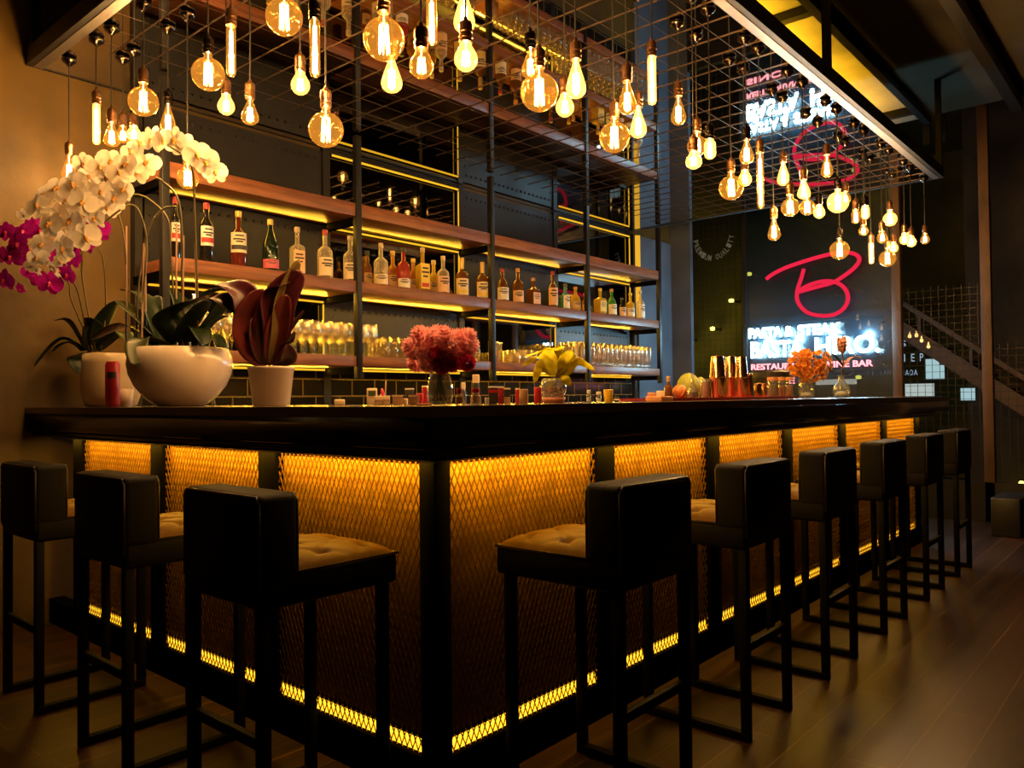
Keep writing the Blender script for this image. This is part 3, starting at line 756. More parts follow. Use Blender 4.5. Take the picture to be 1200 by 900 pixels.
def bottle(x, y, z, H, R, shape, glass, label, cap, text, cat='bottle', name='liquor_bottle', grp='liquor bottles on the middle shelf', lab2=None, zl=(.12, .45), rz=None):
    t = thing(name, text, cat, (x, y, z), rz if rz is not None else rnd.uniform(-.3, .3), grp)
    nr = .014 if R > .03 else R*.42
    if shape == 'wine': pr = [(R*.9, 0), (R, .006), (R, .60*H), (R*.94, .64*H), (R*.6, .70*H), (nr*1.1, .75*H), (nr, .80*H), (nr, .93*H)]
    elif shape == 'champ': pr = [(R*.92, 0), (R, .008), (R, .42*H), (R*.9, .52*H), (R*.6, .64*H), (nr*1.2, .76*H), (nr, .84*H), (nr, .93*H)]
    elif shape == 'round': pr = [(R*.92, 0), (R, .006), (R, .52*H), (R*.92, .58*H), (R*.55, .64*H), (nr, .67*H), (nr, .92*H)]
    elif shape == 'bell': pr = [(R*.9, 0), (R, .01), (R*.96, .35*H), (R*.92, .5*H), (R*.7, .6*H), (nr*1.2, .68*H), (nr, .72*H), (nr, .92*H)]
    else: pr = [(R*.95, 0), (R, .005), (R, .56*H), (R*.93, .60*H), (R*.45, .635*H), (nr, .655*H), (nr, .92*H)]
    seg = 24 if shape != 'square' else 4
    if shape == 'square':
        q = [(r*1.30 if zz < .60*H else r*1.15, zz) for r, zz in pr]
        m = MB().lathe(q, seg=4, mat=Matrix.Rotation(PI/4, 4, 'Z')); o = m.build('glass_body', BM[glass], t, bevel=.006, seg=3)
    else:
        o = MB().lathe(pr, seg=seg).build('glass_body', BM[glass], t, smooth=True)
    capH = .11*H if cap != 'long' else .3*H
    c = 'gold' if cap == 'long' else cap
    MB().lathe([(0, 1.0*H), (nr*1.05, .995*H), (nr*1.22, .985*H), (nr*1.22, H-capH), (nr*1.1, H-capH-.002), (0, H-capH-.002)], seg=16).build('cap', CP[c], t, smooth=False)
    if label:
        if shape == 'square':
            s = R*1.30*math.cos(PI/4)+.0012
            lb = MB().box((-s*.9, -s, zl[0]*H), (s*.9, -s+.003, zl[1]*H)).build('label', LB[label], t)
            if lab2: MB().box((-s*.75, -s-.001, (zl[0]+.04)*H), (s*.75, -s, (zl[0]+.13)*H)).build('label_band', LB[lab2], lb)
            q = zl[1]-zl[0]; pr_ = MB()
            for f, wd in ((.78, .6), (.62, .75), (.46, .5)): pr_.box((-s*wd, -s-.0008, (zl[0]+q*f)*H), (s*wd, -s, (zl[0]+q*(f+.07))*H))
            pr_.build('label_print', LB['black'], lb)
        else:
            rr = R+.0012
            def cyl(a0, a1, z0, z1, dr=0):
                return MB().grid(lambda u, v: Vector(((rr+dr)*math.cos(a0+(a1-a0)*u), (rr+dr)*math.sin(a0+(a1-a0)*u), z0+(z1-z0)*v)), 16, 1)
            lb = cyl(-PI/2-1.25-.3, -PI/2+1.25-.3, zl[0]*H, zl[1]*H).build('label', LB[label], t, smooth=True)
            q = zl[1]-zl[0]
            b2 = MB()
            for f, wd in ((.80, .55), (.62, .8), (.50, .45)):
                b2.grid(lambda u, v, f=f, wd=wd: Vector(((rr+.0009)*math.cos(-PI/2-.3-wd+2*wd*u), (rr+.0009)*math.sin(-PI/2-.3-wd+2*wd*u), (zl[0]+q*(f+.08*v))*H)), 8, 1)
            b2.build('label_print', LB['black'], lb)
            if lab2: cyl(-PI/2-1.1-.3, -PI/2+1.1-.3, (zl[0]+.05)*H, (zl[0]+.13)*H, .0008).build('label_band', LB[lab2], lb, smooth=True)
    return t
ZM = 1.8856
BT = [ # u left, u right, v top, v base, shape, glass, label, cap, band, zl, words
 (200,211,226,306,'wine','dark','white','red','red',(.28,.58),'black wine-shaped bottle with white label, leftmost on the middle shelf by the post'),
 (234,250,232,305,'wine','dark','white','red','red',(.28,.60),'black bottle with red cap and white label, right of the leftmost post'),
 (270,289,244,311,'round','ruby','cream','gold','black',(.25,.60),'dark red bottle with cream label and gold cap'),
 (307,327,253,315,'champ','green_dark','pink','gold',None,(.05,.22),'black champagne bottle with pink base label'),
 (340,357,263,320,'square','clear','peach','cream',None,(.04,.50),'clear bottle with tall peach label beside the champagne bottle'),
 (371,391,267,325,'round','clear','cream','red',None,(.05,.42),'clear bottle with cream label and red cap, left of the second post'),
 (402,419,274,329,'round','clear','cream','cream',None,(.05,.40),'clear bottle with cream cap half behind the second post'),
 (437,456,282,333,'round','clear','cream','cream',None,(.03,.26),'clear bottle with low cream label, first right of the second post'),
 (465,481,288,337,'round','red','white','black',None,(.02,.24),'clear bottle of red liquor with a low white label'),
 (488,503,287,339,'square','yellow','yellow','cream','red',(.05,.62),'square pale yellow bottle with yellow label and cream cap'),
 (512,527,297,342,'round','clear','peach','cream',None,(.04,.46),'clear bottle with peach label, last before the third mirror bay'),
 (533,550,299,345,'round','brown','cream','long','yellow',(.03,.45),'brown bottle with long gold neck and cream label, left of its twin'),
 (557,574,304,348,'round','brown','cream','long','yellow',(.03,.45),'brown bottle with long gold neck and cream label, just left of the third post'),
 (581,597,313,352,'bell','brown','white','red',None,(.05,.42),'squat dark bottle with red cap and white label, right of the third post'),
 (600,614,312,354,'round','brown','peach','orange',None,(.04,.36),'tall brown bottle with orange cap and low peach label'),
 (617,633,324,357,'square','brown','peach','orange',None,(.06,.46),'short square brown bottle with beige label'),
 (642,654,315,359,'round','brown','peach','red',None,(.08,.54),'tall brown bottle with peach label and red cap'),
 (657,668,330,361,'round','teal','white','black',None,(.06,.55),'bottle with teal glass and white label, left of the fourth post'),
 (668,681,334,363,'bell','yellow','tan','orange',None,(.1,.4),'golden round-shouldered bottle with orange cap left of the fourth post'),
 (682,689,340,363,'round','amber','peach','orange',None,(.1,.4),'narrow amber bottle half hidden by the fourth post'),
 (697,710,336,367,'square','yellow','yellow','yellow',None,(.1,.5),'green-yellow square bottle with yellow cap, first right of the fourth post'),
 (711,723,336,368,'bell','green','white','orange',None,(.05,.42),'green bottle with white label and orange cap'),
 (724,734,346,369,'bell','dark','peach','black',None,(.05,.5),'small dark bottle with peach label between green and pale bottles'),
 (734,744,340,370,'round','yellow','white','yellow',None,(.08,.4),'pale yellow bottle, second from the right end of the middle shelf'),
 (745,756,337,372,'round','clear','white','white',None,(.06,.5),'clear bottle with white label, last at the right end of the middle shelf')]
for u0, u1, vt, vb, shp, gm, lb, cp, band, zl, words in BT:
    uc = (u0+u1)/2
    p = on_y(uc, vb, 2.53); D = depth(p)
    H = min(.34, max(.15, (vb-vt)*D/FPX*1.0)); R = min(.048, (u1-u0)*D/FPX/2*(.95 if shp != 'square' else .92))
    bottle(p.x, 2.53, ZM, H, R, shp, gm, lb, cp, words, lab2=band, zl=zl)
for k, (u, vt, gm, cp, words) in enumerate(((430, 294, 'brown', 'black', 'small brown bottle behind, just right of the second post'), (460, 294, 'amber', 'gold', 'small amber bottle standing behind, between clear and red bottles'),
        (484, 303, 'amber', 'gold', 'small amber bottle behind, between the red and yellow bottles'), (508, 305, 'yellow', 'cream', 'small yellow bottle behind, between yellow and peach-labelled bottles'), (669, 345, 'amber', 'yellow', 'small amber bottle standing behind the golden round bottle'))):
    p = on_y(u, vt, 2.68); H = p.z-ZM
    bottle(p.x, 2.68, ZM, max(.14, H), .034, 'round', gm, 'tan', cp, words, zl=(.1, .4))

# =================================================================== GLASSES ON THE LOWEST SHELF
ZG = 1.4036
def lathe_glass(prof, name, seg=18):
    o = MB().lathe(prof, seg=seg, caps=False).build(name, 'glassware', None, smooth=True); return o
WG = lathe_glass([(0, .003), (.030, .002), (.033, .004), (.006, .010), (.004, .02), (.004, .085), (.010, .095), (.026, .112), (.033, .135), (.034, .16), (.030, .20), (.028, .215), (.0268, .2145), (.029, .198), (.0325, .16), (.031, .135), (.024, .115), (0, .101)], 'wine_glass')
TB = lathe_glass([(0, .006), (.026, .0), (.029, .002), (.033, .11), (.0315, .11), (.028, .012), (0, .012)], 'tumbler')
HB = lathe_glass([(0, .006), (.026, 0), (.028, .002), (.030, .14), (.0285, .14), (.026, .014), (0, .014)], 'highball_glass')
PF = lathe_glass([(0, .004), (.030, 0), (.033, .004), (.020, .012), (.014, .024), (.022, .045), (.024, .08), (.031, .155), (.036, .215), (.0345, .2145), (.029, .155), (.022, .08), (.018, .045), (0, .034)], 'pilsner_glass')
first = {}
def put(proto, name, x, y, label, cat, grp):
    if proto not in first: o = proto; first[proto] = 1
    else: o = proto.copy(); COL.objects.link(o)
    o.location = (x, y, ZG); o.rotation_euler = (0, 0, rnd.random()*6)
    tag(o, label, cat, grp); return o
x = .50
while x < 1.86:
    for j in range(4):
        if abs(x-PX[1]) < .0: continue
        if x > 1.72 and j > 1: continue
        put(WG, 'wine_glass', x+(j % 2)*.036, 2.525+j*.072, 'stemmed wine glass among the packed rows left of the second post', 'wine glass', 'stemmed wine glasses on the lowest shelf')
    x += .074
x = 1.94
while x < 2.78:
    for j in range(3): put(HB, 'highball_glass', x, 2.52+j*.075, 'straight highball glass in rows behind the pink carnations', 'glass', 'highball glasses on the lowest shelf')
    x += .072
x = 3.30
while x < 4.06:
    for j in range(3): put(TB, 'tumbler', x, 2.52+j*.078, 'short clear tumbler in rows between the handled jugs and flared glasses', 'tumbler', 'short tumblers on the lowest shelf')
    x += .074
x = 4.12
while x < 5.38:
    for j in range(3): put(PF, 'pilsner_glass', x+(j % 2)*.02, 2.525+j*.08, 'tall flared beer glass in the rows at the right end of the lowest shelf', 'beer glass', 'flared beer glasses on the lowest shelf')
    x += .075
jug_words = ['clear handled jug left of the third post on the lowest shelf', 'clear handled jug nearest the left face of the third post', 'clear handled jug just right of the third post', 'clear handled jug second right of the third post']
for i, x in enumerate((2.83-.0, 2.90+.0, 3.05, 3.18)):
    xx = (2.80, 2.885, 3.03, 3.15)[i]
    t = thing('glass_jug', jug_words[i], 'jug', (xx, 2.53+.07*(i % 2), ZG), .4*i, 'handled glass jugs')
    MB().lathe([(0, .006), (.036, 0), (.040, .003), (.040, .15), (.043, .165), (.0415, .165), (.0382, .15), (.038, .012), (0, .012)], seg=20, caps=False).build('body', 'glassware', t, smooth=True)
    MB().tube(smooth_path([(.040, 0, .13), (.066, 0, .125), (.070, 0, .08), (.062, 0, .045), (.040, 0, .035)], 4), .005, 8).build('handle', 'glassware', t, smooth=True)
# =================================================================== PLANT HELPERS
def leaf_mesh(mb, pts, width, fold=.25, n=14, m=4, tipw=.0, wave=0, side=None, peak=.45, roll=0):
    """strap or blade leaf along a 3-D centre line; fold = V depth, wave = wavy rim"""
    path = smooth_path(pts, max(2, n//(len(pts)-1)))
    L = len(path)-1
    rows = []
    for i, p in enumerate(path):
        t = i/L
        tan = (path[min(i+1, L)]-path[max(i-1, 0)])
        tan = tan.normalized() if tan.length > 1e-8 else Vector((0, 0, 1))
        s = (side if side is not None else tan.cross(Vector((0, 0, 1))))
        s = s-tan*s.dot(tan)
        s = s.normalized() if s.length > 1e-5 else tan.orthogonal().normalized()
        if roll: s = Quaternion(tan, roll*t) @ s
        nrm = s.cross(tan)
        a = t/peak if t < peak else (1-t)/(1-peak)
        wd = width*(max(0, 1-(1-a)**2))**.6*(1-.0*t)+tipw*.001+.0012
        row = []
        for k in range(-m, m+1):
            q = k/m
            off = s*(q*wd) + nrm*(abs(q)**1.3*wd*fold) + nrm*(wave*wd*math.sin(t*9+q*2.5)*abs(q))
            row.append(mb.bm.verts.new(p+off))
        rows.append(row)
    for A, B in zip(rows, rows[1:]):
        for k in range(len(A)-1): mb.bm.faces.new((A[k], A[k+1], B[k+1], B[k]))
    return mb
MT['leaf_dark'] = P('orchid_leaf', (.008, .017, .005), .38, 0, .3, noise=(9, .35))
MT['leaf_olive'] = P('orchid_leaf_olive', (.030, .036, .008), .4, 0, .3, noise=(9, .35))
MT['stem'] = P('orchid_stem', (.10, .075, .02), .5)
MT['stake'] = P('orchid_stake', (.38, .22, .12), .5)
MT['petal_white'] = PETAL('orchid_white', (.88, .80, .70), .05, .35)
MT['petal_purple'] = PETAL('orchid_purple', (.40, .008, .30), .25, .35)
MT['lip'] = P('orchid_lip', (.62, .30, .05), .5)
MT['lip_p'] = P('orchid_lip_purple', (.50, .02, .10), .5)
MT['moss'] = P('bark_moss', (.05, .035, .015), .9, noise=(30, .5))

def orchid_flower(mat, lip, name='flower'):
    """moth orchid bloom facing +Z, ~9 cm wide"""
    mb = MB()
    def petal(ang, ln, wd, cup, z0=0.0):
        ca, sa = math.cos(ang), math.sin(ang)
        def fn(u, v):
            s = 2*v-1
            r = ln*u
            prof = (math.sin(PI*min(1, u**.75)))**.55*wd if u < .999 else 0
            prof = wd*math.sqrt(max(0, 1-((u-.55)/.47)**2)) if u > .08 else wd*.12
            lx, ly = r, s*prof
            z = z0+cup*u*u*ln + .10*wd*s*s*1.2 - .0
            return Vector((lx*ca-ly*sa, lx*sa+ly*ca, z))
        mb.grid(fn, 8, 6)
    petal(PI*.06, .047, .028, -.10, .003); petal(PI*.94, .047, .028, -.10, .003)      # broad side petals
    petal(PI/2, .044, .016, -.2); petal(-PI*.28, .044, .0155, -.15); petal(-PI*.72, .044, .0155, -.15)
    o = mb.build(name, mat, None, smooth=True)
    l = MB(); l.lathe([(0, .0), (.006, .004), (.007, .010), (.004, .016), (0, .018)], seg=8)
    l.tube([(0, 0, .006), (0, -.010, .016), (0, -.017, .012)], [.005, .0055, .002], 6)
    lo = l.build('lip', lip, o, smooth=True)
    return o
def face_quat(dirv, spin=0):
    q = Vector(dirv).to_track_quat('Z', 'Y'); return q @ Quaternion((0, 0, 1), spin)
def place_flower(proto, parent, world_p, dirv, spin, s, first_flag):
    f = proto if not first_flag[0] else copy_tree(proto); first_flag[0] = 1
    f.parent = parent; f.location = Vector(world_p)-parent.location
    f.rotation_mode = 'QUATERNION'; f.rotation_quaternion = face_quat(dirv, spin); f.scale = (s, s, s)
    return f

# ---- the wide white bowl with the white orchids
ZT = 1.1006
bowl_loc = Vector((.165, 1.80, ZT))
orch = thing('white_orchid_planter', 'big round white bowl of arching white moth orchids on the counter', 'potted orchid', bowl_loc)
MB().lathe([(0, .0), (.09, 0), (.105, .004), (.15, .04), (.19, .09), (.212, .14), (.220, .185), (.217, .215), (.203, .252), (.196, .256), (.190, .250), (.203, .212), (.205, .18), (.0, .17)], seg=48).build('bowl', 'ceramic', orch, smooth=True)
MB().grid(lambda u, v: Vector((.197*v*math.cos(2*PI*u), .197*v*math.sin(2*PI*u), .232+.012*math.sin(9*u*PI*2)*v+.008*math.sin(23*v))), 30, 8, True).build('bark_moss', 'moss', orch)
Rl = lambda p: Vector(p)-bowl_loc
leafdefs = [ # (base px, mid px, tip px, width m, depth shift tip, mat)
 ((205,408),(165,398),(158,428),.050,-.20,'o'), ((215,405),(235,352),(268,338),.055,.05,'d'), ((225,405),(258,366),(276,344),.048,-.05,'d'),
 ((200,405),(195,372),(232,352),.052,-.10,'d'), ((195,405),(160,370),(138,352),.055,.10,'d'), ((210,402),(226,375),(244,352),.045,-.14,'d'),
 ((228,405),(246,392),(262,408),.040,-.10,'d'), ((190,405),(172,352),(142,340),.045,.15,'d'), ((205,404),(216,370),(202,338),.05,.1,'d'),
 ((185,404),(150,382),(108,398),.05,.12,'o'), ((232,404),(250,380),(268,370),.045,.02,'d'), ((215,404),(232,385),(240,404),.045,-.18,'d'), ((180,405),(178,380),(185,346),.05,.16,'d')]
lb = None
for k, (a, b, c, wd, ds, mm) in enumerate(leafdefs):
    D0 = 3.47
    m = MB(); leaf_mesh(m, [Rl(at_d(*a, D0)), Rl(at_d(*b, D0+ds*.5)), Rl(at_d(*c, D0+ds))], wd, .18, 16, 3, side=(RT*.8+UP*.5+FW*.3*(-1)**k).cross(Vector((c[0]-a[0], 0, 450-c[1]+a[1])).normalized()) if False else None)
    m.build('leaf', 'leaf_dark' if mm == 'd' else 'leaf_olive', orch, smooth=True, solid=.0015)
stems = [[(218,405),(213,330),(214,290),(209,235),(190,212),(182,208)], [(232,402),(231,330),(228,250),(226,200),(214,182),(196,170)], [(200,404),(203,350),(200,300),(197,258),(178,236),(160,228),(138,232)],
         [(167,404),(168,350),(172,290),(166,255),(152,240),(120,262)], [(160,402),(162,340),(172,275),(190,246),(206,242)], [(148,400),(148,310),(142,262),(132,245),(112,262),(100,285)]]
for k, s in enumerate(stems):
    D0 = 3.46+.05*(k % 3); st_ = .02
    if k == 1: D0, st_ = 3.45, .06
    MB().tube(smooth_path([Rl(at_d(u, v, D0-st_*i)) for i, (u, v) in enumerate(s)], 6), .0042, 6).build('flower_stem', 'stem', orch, smooth=True)
for k, (u0, v0, u1, v1) in enumerate(((214,404,215,276), (231,404,229,285), (206,404,207,262), (166,404,168,285), (171,404,170,285), (148,402,148,265))):
    D0 = 3.44+.05*(k % 3)
    MB().tube([Rl(at_d(u0, v0, D0)), Rl(at_d(u1, v1, D0))], .0042, 6).build('stake', 'stake', orch)
whites = [(252,202),(243,190),(231,181),(217,172),(206,164),(192,165),(180,163),(166,168),(155,178),(172,192),(161,203),(150,193),(140,203),(128,208),(117,197),(106,207),(98,192),(147,222),(136,233),(119,226),(108,241),(95,226),(87,216),
 (101,252),(113,255),(90,247),(78,236),(70,251),(60,263),(62,280),(50,287),(43,302),(76,291),(90,270),(101,278),(45,242),(53,230),(68,222),(130,190),(142,214),(84,258),(98,238),(126,242)]
fp = orchid_flower('petal_white', 'lip'); ff = [0]
for k, (u, v) in enumerate(whites):
    D0 = 3.36+rnd.uniform(-.09, .07)+(.10 if v < 185 else 0)
    if 196 < u < 248 and v < 200: D0 = 3.20+rnd.uniform(-.03, .02)
    place_flower(fp, orch, at_d(u, v, D0), -FW+RT*rnd.uniform(-.55, .45)+UP*rnd.uniform(-.45, .35), rnd.uniform(-.5, .5), rnd.uniform(1.1, 1.38) if v < 300 else .85, ff)
small = [(52,300),(60,312),(70,306),(44,316),(66,318),(36,312),(75,300),(28,252)]
for k, (u, v) in enumerate(small):
    place_flower(fp, orch, at_d(u, v, 3.30+rnd.uniform(-.03, .05)), -FW*.6+RT*rnd.uniform(-.8, .6)-UP*.4, rnd.random()*3, .62, ff)

# ---- second cream pot with the purple orchids
pl = Vector((.16, 2.52, ZT))
por = thing('purple_orchid_planter', 'cream pot of purple moth orchids behind the big white bowl, near the wall', 'potted orchid', pl)
MB().lathe([(0, 0), (.10, 0), (.118, .006), (.136, .06), (.140, .14), (.132, .22), (.128, .262), (.120, .264), (.116, .255), (.124, .2), (0, .19)], seg=40).build('pot', 'ceramic_dull', por, smooth=True)
MB().lathe([(0, .246), (.118, .243), (.119, .236), (0, .236)], seg=24).build('bark_moss', 'moss', por)
Rp = lambda p: Vector(p)-pl
for k, (a, b, c, wd, mm) in enumerate([((95,412),(72,398),(40,430),.05,'d'), ((100,412),(80,378),(63,376),.045,'o'), ((108,412),(92,420),(94,438),.05,'d'), ((112,412),(120,380),(138,352),.05,'d'), ((104,412),(110,385),(100,372),.05,'o'), ((116,412),(140,390),(150,400),.05,'d'), ((98,412),(80,402),(62,412),.05,'d')]):
    m = MB(); leaf_mesh(m, [Rp(at_d(*a, 4.05)), Rp(at_d(*b, 4.0)), Rp(at_d(*c, 3.95))], wd, .2, 16, 3)
    m.build('leaf', 'leaf_dark' if mm == 'd' else 'leaf_olive', por, smooth=True, solid=.0015)
for k, s in enumerate([[(104,412),(98,372),(92,345),(86,330),(70,300),(40,285),(20,300)], [(112,412),(97,330),(96,300),(92,280),(80,275),(62,300)], [(118,412),(124,360),(120,300),(106,285),(104,275)], [(110,412),(84,352),(80,330),(60,300),(30,265)]]):
    MB().tube(smooth_path([Rp(at_d(u, v, 4.03-.045*i)) for i, (u, v) in enumerate(s)], 6), .0042, 6).build('flower_stem', 'stem', por, smooth=True)
fq = orchid_flower('petal_purple', 'lip_p'); fg = [0]
for (u, v, s) in [(115,270,1.25),(104,285,1.0),(92,286,.9),(85,303,1.0),(72,318,1.05),(58,332,1.15),(47,328,.9),(80,322,.9),(22,286,1.1),(8,272,1.0),(13,300,1.1),(27,300,1.1),(6,328,1.1),(28,272,1.0),(24,338,.6),(40,264,.9),(34,318,.7),(4,300,1.0),(68,300,.9),(47,270,.9)]:
    place_flower(fq, por, at_d(u, v, 3.74+rnd.uniform(-.05, .05)), -FW+RT*rnd.uniform(-.5, .5)+UP*rnd.uniform(-.6, .2), rnd.uniform(-.5, .5), s*1.12, fg)

# ---- burgundy cordyline in a tapered white pot
cl = Vector((.13, 1.02, ZT))
cp = thing('burgundy_leaf_plant', 'burgundy broad-leaved plant in a tapered white pot on the counter', 'potted plant', cl)
MB().lathe([(0, 0), (.064, 0), (.067, .003), (.083, .135), (.086, .137), (.086, .146), (.080, .147), (.076, .13), (0, .12)], seg=40).build('pot', 'ceramic', cp, smooth=True)
MB().lathe([(0, .136), (.077, .132), (.077, .125), (0, .125)], seg=24).build('soil', 'moss', cp)
MT['burgundy'] = P('burgundy_leaf', (.055, .006, .012), .36, 0, .5, noise=(10, .5))
MT['burgundy_red'] = P('burgundy_leaf_red', (.12, .014, .010), .36, 0, .5, noise=(8, .4))
MT['burgundy_olive'] = P('burgundy_leaf_olive', (.16, .10, .025), .4, 0, .5, noise=(8, .4))
Rc = lambda p: Vector(p)-cl
Dc = depth(cl)
for (pts, wd, fold, mat, roll) in [
    ([(314,428),(298,400),(295,370),(308,338)], .075, .30, 'burgundy_red', .4), ([(316,428),(318,395),(330,350),(354,318)], .070, .28, 'burgundy', -.5), ([(318,428),(328,390),(332,350),(350,303)], .036, .5, 'burgundy_olive', .3),
    ([(316,428),(322,385),(318,345),(340,330)], .05, .4, 'burgundy', .6), ([(310,428),(296,385),(285,345),(252,334)], .055, .35, 'burgundy', .3), ([(308,428),(292,372),(262,352),(225,352)], .032, .3, 'burgundy', -.3),
    ([(320,428),(334,395),(345,378),(356,364)], .008, .3, 'burgundy', 0), ([(322,428),(330,405),(340,398),(345,388)], .014, .4, 'burgundy', .5), ([(322,428),(334,422),(338,414),(336,404)], .03, .4, 'burgundy', .3), ([(312,428),(308,405),(304,385),(296,372)], .045, .5, 'burgundy', .2),
    ([(318,428),(322,400),(330,372),(336,345)], .04, .55, 'burgundy_red', -.3)]:
    m = MB(); leaf_mesh(m, [Rc(at_d(u, v, Dc-.015*i)) for i, (u, v) in enumerate(pts)], wd, fold, 18, 4, wave=.12, side=RT*1.0+FW*.35, roll=roll)
    m.build('leaf', mat, cp, smooth=True, solid=.0012)
for du in (-4, 2, 7):
    MB().tube([Rc(at_d(314+du, 432, Dc)), Rc(at_d(315+du*1.3, 405, Dc))], .006, 6).build('stalk', 'burgundy_red', cp, smooth=True)

# =================================================================== VASES OF FLOWERS
MT['water_stem'] = P('cut_stem', (.09, .10, .03), .4)
MT['carn_pink'] = PETAL('carnation_pink', (.95, .46, .48), .12, .45)
MT['carn_dark'] = PETAL('carnation_crimson', (.50, .02, .10), .3, .4)
MT['orange_fl'] = PETAL('orange_blossom', (.88, .34, .07), .35, .4)
MT['protea'] = P('dusty_pink_bloom', (.45, .20, .15), .6, noise=(30, .4))
def carnation(mat, name='carnation_bloom'):
    mb = MB()
    for ring, (n, r, tilt, sz) in enumerate(((9, .030, 1.45, .026), (9, .026, 1.05, .026), (8, .018, .65, .024), (6, .010, .3, .022))):
        for k in range(n):
            a = 2*PI*k/n+ring*.4
            ca, sa = math.cos(a), math.sin(a)
            def fn(u, v):
                s = 2*v-1
                w_ = sz*(.35+.65*u)
                zig = .0035*(1 if int(v*10+.5) % 2 else -1)*(u > .8)
                ruff = .005*math.sin(v*19+k+ring)*u
                rad = r*.35+u*sz*math.sin(tilt)+zig*math.sin(tilt)
                h = u*sz*math.cos(tilt)+ring*.0075+zig*math.cos(tilt)
                px_, py_ = rad+ruff*math.cos(tilt), s*w_*.62
                return Vector((px_*ca-py_*sa, px_*sa+py_*ca, h+ruff*math.sin(tilt)-.008*s*s*u))
            mb.grid(fn, 4, 10)
    return mb.build(name, mat, None, smooth=True)
def bloom_set(parent, proto, plist, flag):
    for (p, d, s) in plist:
        f = proto if not flag[0] else proto.copy()
        if flag[0]: COL.objects.link(f)
        flag[0] = 1
        f.parent = parent; f.location = Vector(p)-parent.location; f.rotation_mode = 'QUATERNION'; f.rotation_quaternion = face_quat(d, rnd.random()*6); f.scale = (s, s, s)
vl = Vector((.135, .115, ZT)); Dv = depth(vl)
vs = thing('carnation_vase', 'glass vase of pink and crimson carnations on the bar corner', 'flower vase', vl)
MB().lathe([(0, .004), (.026, 0), (.034, .004), (.040, .03), (.038, .06), (.030, .09), (.026, .118), (.028, .125), (.0262, .125), (.0245, .118), (.028, .09), (.036, .06), (.038, .03), (0, .008)], seg=32, caps=False).build('vase', 'clear', vs, smooth=True)
MB().lathe([(0, .010), (.034, .012), (.036, .03), (.034, .06), (.031, .072), (0, .072)], seg=24).build('water', GL('vase_water', (.85, .86, .78), .3, (1,1,1), 0), vs, smooth=True)
for k in range(9):
    a = k*.7; MB().tube([(.022*math.cos(a), .022*math.sin(a), .012), (.008*math.cos(a+2.6), .008*math.sin(a+2.6), .11), (.03*math.cos(a+2.9), .03*math.sin(a+2.9), .17)], .0026, 5).build('stem', 'water_stem', vs)
CP_ = [(487,408),(496,397),(508,402),(520,396),(533,400),(526,408),(513,396),(500,414),(490,424),(545,398),(540,414),(547,406),(504,424),(533,418)]
c1 = carnation('carn_pink'); fl = [0]
bloom_set(vs, c1, [(at_d(u, v, Dv+rnd.uniform(-.05, .05)), (-FW*.6+RT*((u-517)/35)+UP*((415-v)/22)).normalized(), rnd.uniform(.82, 1.0)) for u, v in CP_], fl)
c2 = carnation('carn_dark'); fl = [0]
bloom_set(vs, c2, [(at_d(u, v, Dv-.03), (-FW+RT*((u-517)/60)-UP*.3).normalized(), s) for u, v, s in ((514,418,.9),(524,422,.85),(547,425,.7),(518,428,.75),(530,426,.7))], fl)

def blossom_cluster(name, mat):
    mb = MB()
    for k in range(5):
        a = 2*PI*k/5; ca, sa = math.cos(a), math.sin(a)
        def fn(u, v):
            s = 2*v-1; wd = .008*math.sin(PI*(.12+.86*u))**.8
            return Vector(((.016*u)*ca-(s*wd)*sa, (.016*u)*sa+(s*wd)*ca, .006*u*u+.003*s*s))
        mb.grid(fn, 5, 4)
    return mb.build(name, mat, None, smooth=True)
vo = Vector((3.20, .16, ZT)); Do = depth(vo)
vt = thing('orange_blossom_vase', 'small glass vase bursting with orange blossoms near the far counter end', 'flower vase', vo)
MB().lathe([(0, .004), (.034, 0), (.040, .006), (.047, .045), (.045, .085), (.043, .118), (.0415, .118), (.0432, .085), (.045, .045), (0, .010)], seg=28, caps=False).build('vase', 'clear', vt, smooth=True)
MB().lathe([(0, .014), (.030, .014), (.033, .02), (.030, .035), (0, .04)], seg=16).build('glass_pebbles', P('pebbles', (.75, .75, .72), .2), vt, smooth=True)
for k in range(7):
    a = k*.9; MB().tube([(.02*math.cos(a), .02*math.sin(a), .03), (.01*math.cos(a+2), .01*math.sin(a+2), .12), (.07*math.cos(a+2.4), .07*math.sin(a+2.4), .20)], .003, 5).build('stem', 'water_stem', vt)
b1 = blossom_cluster('blossom', 'orange_fl'); fl = [0]; pl_ = []
for k in range(88):
    while True:
        u = rnd.uniform(-1, 1); v = rnd.uniform(-1, 1); q = rnd.uniform(-1, 1)
        if u*u+v*v+q*q < 1: break
    p = at_d(949+u*28, 428-v*19-abs(u)*2, Do+q*.10)
    if p.z < vo.z+.11: p.z = vo.z+.12
    pl_.append((p, (RT*u+UP*(v+.2)-FW*.7).normalized(), rnd.uniform(1.0, 1.7)))
bloom_set(vt, b1, pl_, fl)
vp = Vector((3.79, .15, ZT)); Dp = depth(vp)
v3 = thing('pink_bloom_vase', 'round-bellied glass bud vase with one dusty pink bloom and orange leaves', 'flower vase', vp)
MB().lathe([(0, .005), (.036, 0), (.045, .006), (.055, .04), (.048, .075), (.026, .10), (.019, .125), (.024, .145), (.022, .145), (.0172, .125), (.024, .10), (.046, .075), (.053, .04), (0, .012)], seg=28, caps=False).build('vase', 'clear', v3, smooth=True)
MB().lathe([(0, .014), (.036, .014), (.040, .024), (.034, .04), (0, .045)], seg=16).build('glass_pebbles', P('pebbles_2', (.75, .75, .72), .2), v3, smooth=True)
R3 = lambda p: Vector(p)-vp
